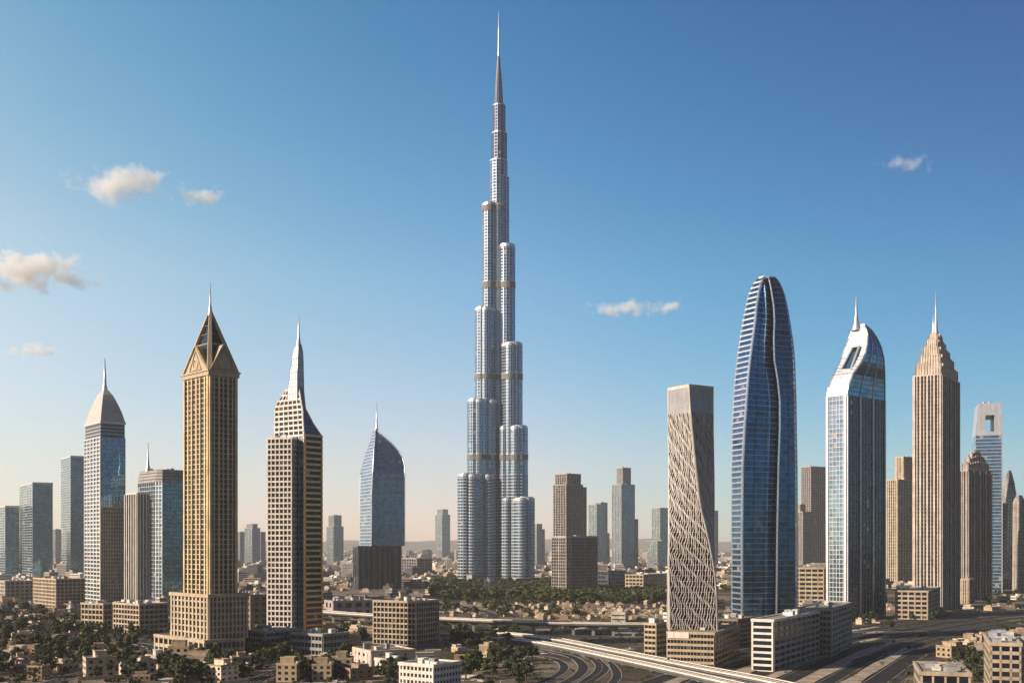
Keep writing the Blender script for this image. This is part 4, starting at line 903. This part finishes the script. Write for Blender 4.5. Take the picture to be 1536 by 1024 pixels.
ZT = [  # photo windows: columns, rows, how many, group, label
    (0, 215, 948, 1022, 125, 'trees in the lower left gardens', 'dark green tree in the dense gardens of the lower left'),
    (100, 300, 930, 962, 18, 'trees around the tan blocks at the left', 'dark tree between low houses left of the golden tower'),
    (0, 40, 908, 945, 16, 'trees at the left edge', 'dark tree in the clump at the left edge below the tan block'),
    (380, 520, 984, 1022, 34, 'trees below the white-grid tower', 'tree in the dry ground below the white-grid tower'),
    (240, 400, 995, 1024, 36, 'trees below the golden tower', 'tree in the dry ground below the golden tower'),
    (680, 775, 948, 975, 16, 'trees left of the road loop', 'large dark tree in the clump left of the road loop'),
    (692, 800, 988, 1024, 22, 'trees right of the white block', 'dark green tree right of the white block at the bottom'),
    (560, 600, 1004, 1020, 6, 'trees beside the small cream building', 'tree in the small clump beside the cream building'),
    (1440, 1536, 985, 1040, 22, 'trees by the weathered apartment block', 'dark tree in shade by the weathered apartment block'),
    (1290, 1420, 930, 945, 8, 'trees by the balconied tan block', 'dark tree in shade below the balconied tan block'),
]
protos = [make_tree(s) for s in (3, 8, 14, 21, 33, 47, 52)]
for p_ in protos: remember(p_)
used = 0; TREES = []
for (x0, x1, r0, r1, n, grp, lab) in ZT:
    da, db = D(r1), D(r0); k = tries = 0
    while k < n and tries < n * 30:
        tries += 1; y = random.uniform(da, db); x = X(random.uniform(x0, x1), y)
        if not free(x, y, 3, 1) or any((x - a) ** 2 + (y - b) ** 2 < 14 for a, b in TREES): continue
        if used < len(protos): o = protos[used]
        else: o = copy_tree(protos[random.randrange(len(protos))])
        s = random.uniform(.65, 1.25); o.location = (x, y, 0); o.rotation_euler.z = random.uniform(0, 6.28); o.scale = (s * random.uniform(.9, 1.15), s, s * random.uniform(.8, 1.1)); tag(o, lab, 'tree', grp)
        used += 1; k += 1; TREES.append((x, y))
# the belt of parkland further off: more crowns than could be counted one by one
m = MB(); rnd = random.Random(5)
def belt(x0, x1, r0, r1, n, big=1.0):
    for k in range(n):
        y = rnd.uniform(D(r1), D(r0)); x = X(rnd.uniform(x0, x1), y)
        if not free(x, y, 3, 1): continue
        s = rnd.uniform(.9, 1.5) * big; crown_quads(m, 5.2 * s, 9.5 * s, 95, 1.15 * s, rnd.randrange(999), x, y, -1.5)
belt(650, 830, 874, 899, 900, 1.15); belt(800, 995, 886, 905, 560, 1.1); belt(560, 700, 868, 880, 70, 1.1); belt(690, 900, 895, 925, 60, .8)
belt(1060, 1100, 862, 900, 40); belt(380, 560, 905, 945, 50, .8); belt(0, 420, 915, 950, 110, .8); belt(960, 1000, 865, 900, 60); belt(480, 700, 935, 965, 30, .7); belt(660, 760, 905, 922, 30, .8); belt(1300, 1536, 890, 960, 60, .8)
tag(m.build('woodland', LEAF), 'belt of dark green trees across the middle distance around the tallest tower', 'woodland', kind='stuff')
m = MB()
belt(-20, 330, 942, 1030, 420, .38); belt(330, 600, 975, 1030, 130, .34); belt(660, 800, 950, 1030, 60, .36); belt(1280, 1540, 930, 1030, 130, .36)
tag(m.build('shrubbery', LEAF), 'dark green shrubs filling the gaps between garden trees in the foreground', 'shrubs', kind='stuff')
# scrub on open ground
m = MB()
for k in range(2600):
    y = rnd.uniform(430, 1250); x = X(rnd.uniform(-60, 1600), y)
    if not free(x, y, .5, .5): continue
    s = rnd.uniform(.5, 1.5)
    for q in range(9):
        a = rnd.uniform(0, 6.28); px, py, pz = x + rnd.gauss(0, s), y + rnd.gauss(0, s), rnd.uniform(.1, s)
        m.quad((px - s * .5, py, pz - .2), (px + s * .5 * math.cos(a), py + .4 * math.sin(a), pz - .1), (px + s * .4, py + .3, pz + .6), (px - s * .3, py + .2, pz + .5))
tag(m.build('scrub', LEAF), 'low dry scrub dotted over the open ground', 'scrub', kind='stuff')

# ------------------------------------------------------------------ low houses
def make_house(seed, wins=True):
    rnd = random.Random(seed); w, d, h = rnd.uniform(9, 17), rnd.uniform(8, 13), rnd.choice([3.6, 4, 6.6, 7, 9.8]); rt = empty('house', (0, 0, 0))
    m = MB(); m.box(0, 0, 0, h, w, d)
    w2, d2, h2 = w * rnd.uniform(.4, .7), d * rnd.uniform(.5, .9), h + rnd.uniform(1.5, 3.4); ox = rnd.uniform(-.15, .15) * w; m.box(ox, d * .1, h - .05, h2, w2, d2)
    if rnd.random() < .6: m.box(w * .5 + 2, rnd.uniform(-1, 2), 0, h * .55, 4.3, d * .6)
    for s_, L_ in ((1, w), (-1, w)): m.box(0, s_ * (d / 2 + 4), 0, 1.8, w + 9, .3)
    wl_ = m.build('wall', M['wall'], rt)
    m = MB(); m.box(0, 0, h, h + .12, w - .6, d - .6); rf = m.build('roof', M['hroof'], rt)
    m = MB(); q = [(-w / 2, -d / 2), (w / 2, -d / 2), (w / 2, d / 2), (-w / 2, d / 2)]; m.ring(q, h - .3, h + .8, .12, .25)
    q = [(ox - w2 / 2, d * .1 - d2 / 2), (ox + w2 / 2, d * .1 - d2 / 2), (ox + w2 / 2, d * .1 + d2 / 2), (ox - w2 / 2, d * .1 + d2 / 2)]; m.ring(q, h2 - .2, h2 + .5, .12, .25); m.build('parapet', M['wall'], rf)
    for k in range(rnd.randrange(1, 4)):
        m = MB(); x, y, a = rnd.uniform(-w * .42, w * .42), -d * rnd.uniform(.2, .4), rnd.uniform(.8, 1.8); m.box(x, y, h + .1, h + 1.3, a, a); m.box(x, y, h + 1.3, h + 1.5, a + .2, a + .2); m.build('roof_unit', M['white'], rf)
    if wins:
        pr = None; nf = max(1, int(h / 3.2))
        for f in range(nf):
            for j in range(3):
                for side_ in (0, 1):
                    if pr is None: m = MB(); m.box(0, 0, -.75, .75, 1.7, .12); o = pr = m.build('window', M['darkglass'], rt)
                    else: o = pr.copy(); col.objects.link(o); o.parent = rt
                    if side_ == 0: o.location = (-w / 2 + w * (j + .5) / 3, -d / 2 - .03, 1.9 + f * 3.2)
                    else: o.location = (-w / 2 - .03, -d / 2 + d * (j + .5) / 3, 1.9 + f * 3.2); o.rotation_euler.z = math.pi / 2
    return rt
HP = [make_house(s) for s in range(6)]; HF = [make_house(40 + s, False) for s in range(6)]
for p_ in HP + HF: remember(p_)
ZH = [
    (0, 240, 918, 1020, 42, 'houses in the lower left gardens', 'low flat-roofed house among trees in the lower left'),
    (230, 540, 985, 1022, 22, 'houses on the dry ground at the bottom', 'low flat-roofed house on dry ground near the bottom, left of the white block'),
    (470, 560, 925, 975, 10, 'houses left of the centre office block', 'low flat-roofed house left of the centre tan office block'),
    (680, 800, 905, 925, 40, 'small houses in front of the woodland', 'small pale house between woodland and elevated road, left of centre'),
    (800, 1000, 904, 930, 120, 'small houses left of the twisted tower', 'small pale house in the dense cluster between the lattice block and the twisted tower'),
    (1285, 1536, 912, 985, 46, 'houses in the shaded ground at the right', 'low house on the shaded ground below the twin-needle tower'),
    (660, 760, 975, 1010, 5, 'houses by the road loop', 'low house on the bare ground left of the road loop'),
    (380, 600, 868, 895, 34, 'houses behind the elevated road', 'low house in front of the dark finned block, beyond the elevated road'),
    (0, 420, 880, 912, 40, 'houses beyond the left blocks', 'low house beyond the tan blocks at the left'),
]
un = [0, 0]
for (x0, x1, r0, r1, n, grp, lab) in ZH:
    k = tries = 0
    while k < n and tries < n * 40:
        tries += 1; row = random.uniform(r0, r1); y = D(row); x = X(random.uniform(x0, x1), y)
        sm_ = .6 if grp.startswith('small') else 1
        if not free(x, y, 9 * sm_, 1): continue
        near = y < 720; pool = HP if near else HF; c = 0 if near else 1
        if un[c] < len(pool): o = pool[un[c]]
        else: o = copy_tree(pool[random.randrange(len(pool))])
        un[c] += 1; s = random.uniform(.6, 1.05) * sm_; o.location = (x, y, 0); o.scale = (s, s, s); o.rotation_euler.z = random.choice([0, .5, .9, 1.57]) + random.uniform(-.15, .15); tag(o, lab, 'house', grp)
        OCC.append((x, y, 7.5 * s)); k += 1
for c, pool in ((0, HP), (1, HF)):                                # prototypes that found no plot
    for o in pool[un[c]:]:
        for ch in list(o.children_recursive): bpy.data.objects.remove(ch)
        bpy.data.objects.remove(o)
# beyond them the city is past counting: one object
def in_wood(px, row): return (650 < px < 830 and 872 < row < 900) or (800 <= px < 995 and 885 < row < 906)
def city(name, label, mats_n, n, r0, r1, hm_, seed, wmul=1.0):
    rnd = random.Random(seed); ms = [MB() for _ in mats_n]; k = 0
    while k < n:
        k += 1; row = r0 + (r1 - r0) * rnd.random() ** .75; y = D(row); x = X(rnd.uniform(-260, 1796), y)
        if in_wood(768 + x / y * F, row) or not free(x, y, 9, 2): continue
        w, d_, h = rnd.uniform(9, 30) * wmul, rnd.uniform(9, 24) * wmul, rnd.uniform(4, 11) * (1 if rnd.random() < .88 else rnd.uniform(1.6, hm_)); a = rnd.choice([0.1, .6, .9, 1.3]); m = ms[rnd.randrange(len(ms))]
        m.box(x, y, 0, h, w, d_, a); m.box(x + rnd.uniform(-3, 3), y, h, h + rnd.uniform(1.5, 4), w * .35, d_ * .4, a)
        if h > 12 or y < 2400:
            for f in range(int(h / 3.6)): ms[-1].box(x, y, 1.6 + f * 3.6, 2.9 + f * 3.6, w * .9, d_ + .3, a); ms[-1].box(x, y, 1.62 + f * 3.6, 2.88 + f * 3.6, w + .3, d_ * .9, a)
    for m, mt in zip(ms, mats_n):
        if m.v: tag(m.build(name, mt), label, 'city district', kind='stuff')
WD = stone('window_band', (.07, .07, .075), .4, .3)
city('low_rise_district', 'dense low pale city stretching to the horizon', [M['pale'], M['tan'], M['white'], M['roof'], WD], 2600, 838, 884, 3.5, 11)
city('far_district', 'hazy city blocks just under the horizon', [M['pale'], M['rose'], M['grey'], M['tan'], WD], 2200, 823, 842, 4.5, 12, 1.6)
city('ground_level_sheds', 'scattered sheds and walls on the open ground', [M['pale'], M['tan'], M['white'], M['roof'], WD], 260, 886, 935, 1.2, 13, .6)
# low garden walls, terraces and slabs over the bare ground
ms = [MB(), MB(), MB()]; rnd = random.Random(77); k = 0
while k < 900:
    k += 1; y = D(rnd.uniform(905, 1045)); x = X(rnd.uniform(-60, 1600), y)
    if not free(x, y, 5, 2): continue
    a = rnd.choice([.35, .5, 1.2, .1]) + rnd.uniform(-.2, .2); m = ms[rnd.randrange(3)]
    if rnd.random() < .55: m.box(x, y, 0, rnd.uniform(.5, 1.6), rnd.uniform(8, 22), rnd.uniform(.3, .7), a)
    else: m.box(x, y, 0, rnd.uniform(.2, .9), rnd.uniform(4, 12), rnd.uniform(3, 9), a)
for m, mt in zip(ms, (M['pale'], M['tan'], M['white'])): tag(m.build('garden_walls_and_slabs', mt), 'low walls and paved slabs strewn over the open ground', 'low walls', kind='stuff')

# ------------------------------------------------------------------ clouds (outside the haze)
def cloud(px, row, w, h, label, dens, seed):
    y = 11500.0 + seed * 150; x = X(px, y); z = Z(row, y); s = y / F
    m = MB(); n1, n2 = 16, 10; ps = []
    for i in range(n2 + 1):
        t = math.pi * i / n2
        for j in range(n1): a = 2 * math.pi * j / n1; ps.append((math.sin(t) * math.cos(a), math.sin(t) * math.sin(a), math.cos(t)))
    m.v = ps
    for i in range(n2):
        for j in range(n1): a = i * n1 + j; b = i * n1 + (j + 1) % n1; m.f.append((a, a + n1, b + n1, b))
    mt = bpy.data.materials.new('cloud_vapour'); mt.use_nodes = True; n = mt.node_tree.nodes; l = mt.node_tree.links; n.remove(n['Principled BSDF'])
    pv = n.new('ShaderNodeVolumePrincipled'); l.new(pv.outputs[0], n['Material Output'].inputs['Volume']); pv.inputs['Color'].default_value = (1, 1, 1, 1); pv.inputs['Anisotropy'].default_value = 0
    tc = n.new('ShaderNodeTexCoord'); ln = n.new('ShaderNodeVectorMath'); ln.operation = 'LENGTH'; l.new(tc.outputs['Object'], ln.inputs[0])
    mp = n.new('ShaderNodeMapping'); mp.inputs['Scale'].default_value = (w / h * .9, 1.2, 1.0); mp.inputs['Location'].default_value = (seed * 3.7, seed, 0); l.new(tc.outputs['Object'], mp.inputs[0])
    nt = n.new('ShaderNodeTexNoise'); nt.inputs['Scale'].default_value = 1.25; nt.inputs['Detail'].default_value = 7; nt.inputs['Roughness'].default_value = .6; l.new(mp.outputs[0], nt.inputs['Vector'])
    a = n.new('ShaderNodeMath'); a.operation = 'MULTIPLY_ADD'; l.new(nt.outputs['Fac'], a.inputs[0]); a.inputs[1].default_value = 2.6; a.inputs[2].default_value = -.75
    b = n.new('ShaderNodeMath'); b.operation = 'SUBTRACT'; l.new(a.outputs[0], b.inputs[0]); l.new(ln.outputs[1], b.inputs[1])
    c = n.new('ShaderNodeMath'); c.operation = 'MULTIPLY'; c.use_clamp = False; l.new(b.outputs[0], c.inputs[0]); c.inputs[1].default_value = dens
    e = n.new('ShaderNodeMath'); e.operation = 'MAXIMUM'; l.new(c.outputs[0], e.inputs[0]); e.inputs[1].default_value = 0; l.new(e.outputs[0], pv.inputs['Density'])
    o = m.build('cloud', mt, None, (0, 0, 0)); o.location = (x, y, z); o.scale = (w / 2 * s, h * .9 * s, h / 2 * s); tag(o, label, 'cloud', 'small clouds'); o['kind'] = 'structure'
    return o
for i, (px, row, w, h, lab, dn) in enumerate([
    (178, 275, 150, 70, 'largest wispy cloud in the upper left', .010), (300, 293, 85, 40, 'small cloud right of the largest upper-left cloud', .010),
    (50, 408, 215, 74, 'broad cloud touching the left edge of the photo', .019), (50, 526, 95, 30, 'thin cloud low at the left', .013),
    (930, 463, 105, 40, 'left half of the low cloud pair right of the tallest tower', .010), (1002, 460, 62, 30, 'right half of the low cloud pair right of the tallest tower', .009),
    (1360, 245, 95, 34, 'faint wisp high at the right', .004)]): cloud(px, row, w * 1.35, h * 1.05, lab, dn * 1.5, i)

# ------------------------------------------------------------------ haze
m = MB(); m.hexa([(-8200, -900, -1), (8200, -900, -1), (8200, 14500, -1), (-8200, 14500, -1)], [(-8200, -900, 1060), (8200, -900, 1060), (8200, 14500, 1060), (-8200, 14500, 1060)])
mt = bpy.data.materials.new('haze_air'); mt.use_nodes = True; n = mt.node_tree.nodes; n.remove(n['Principled BSDF']); pv = n.new('ShaderNodeVolumePrincipled')
mt.node_tree.links.new(pv.outputs[0], n['Material Output'].inputs['Volume']); pv.inputs['Color'].default_value = (.95, .97, 1, 1); pv.inputs['Density'].default_value = 4.2e-5; pv.inputs['Anisotropy'].default_value = 0
tag(m.build('haze', mt), kind='stuff')
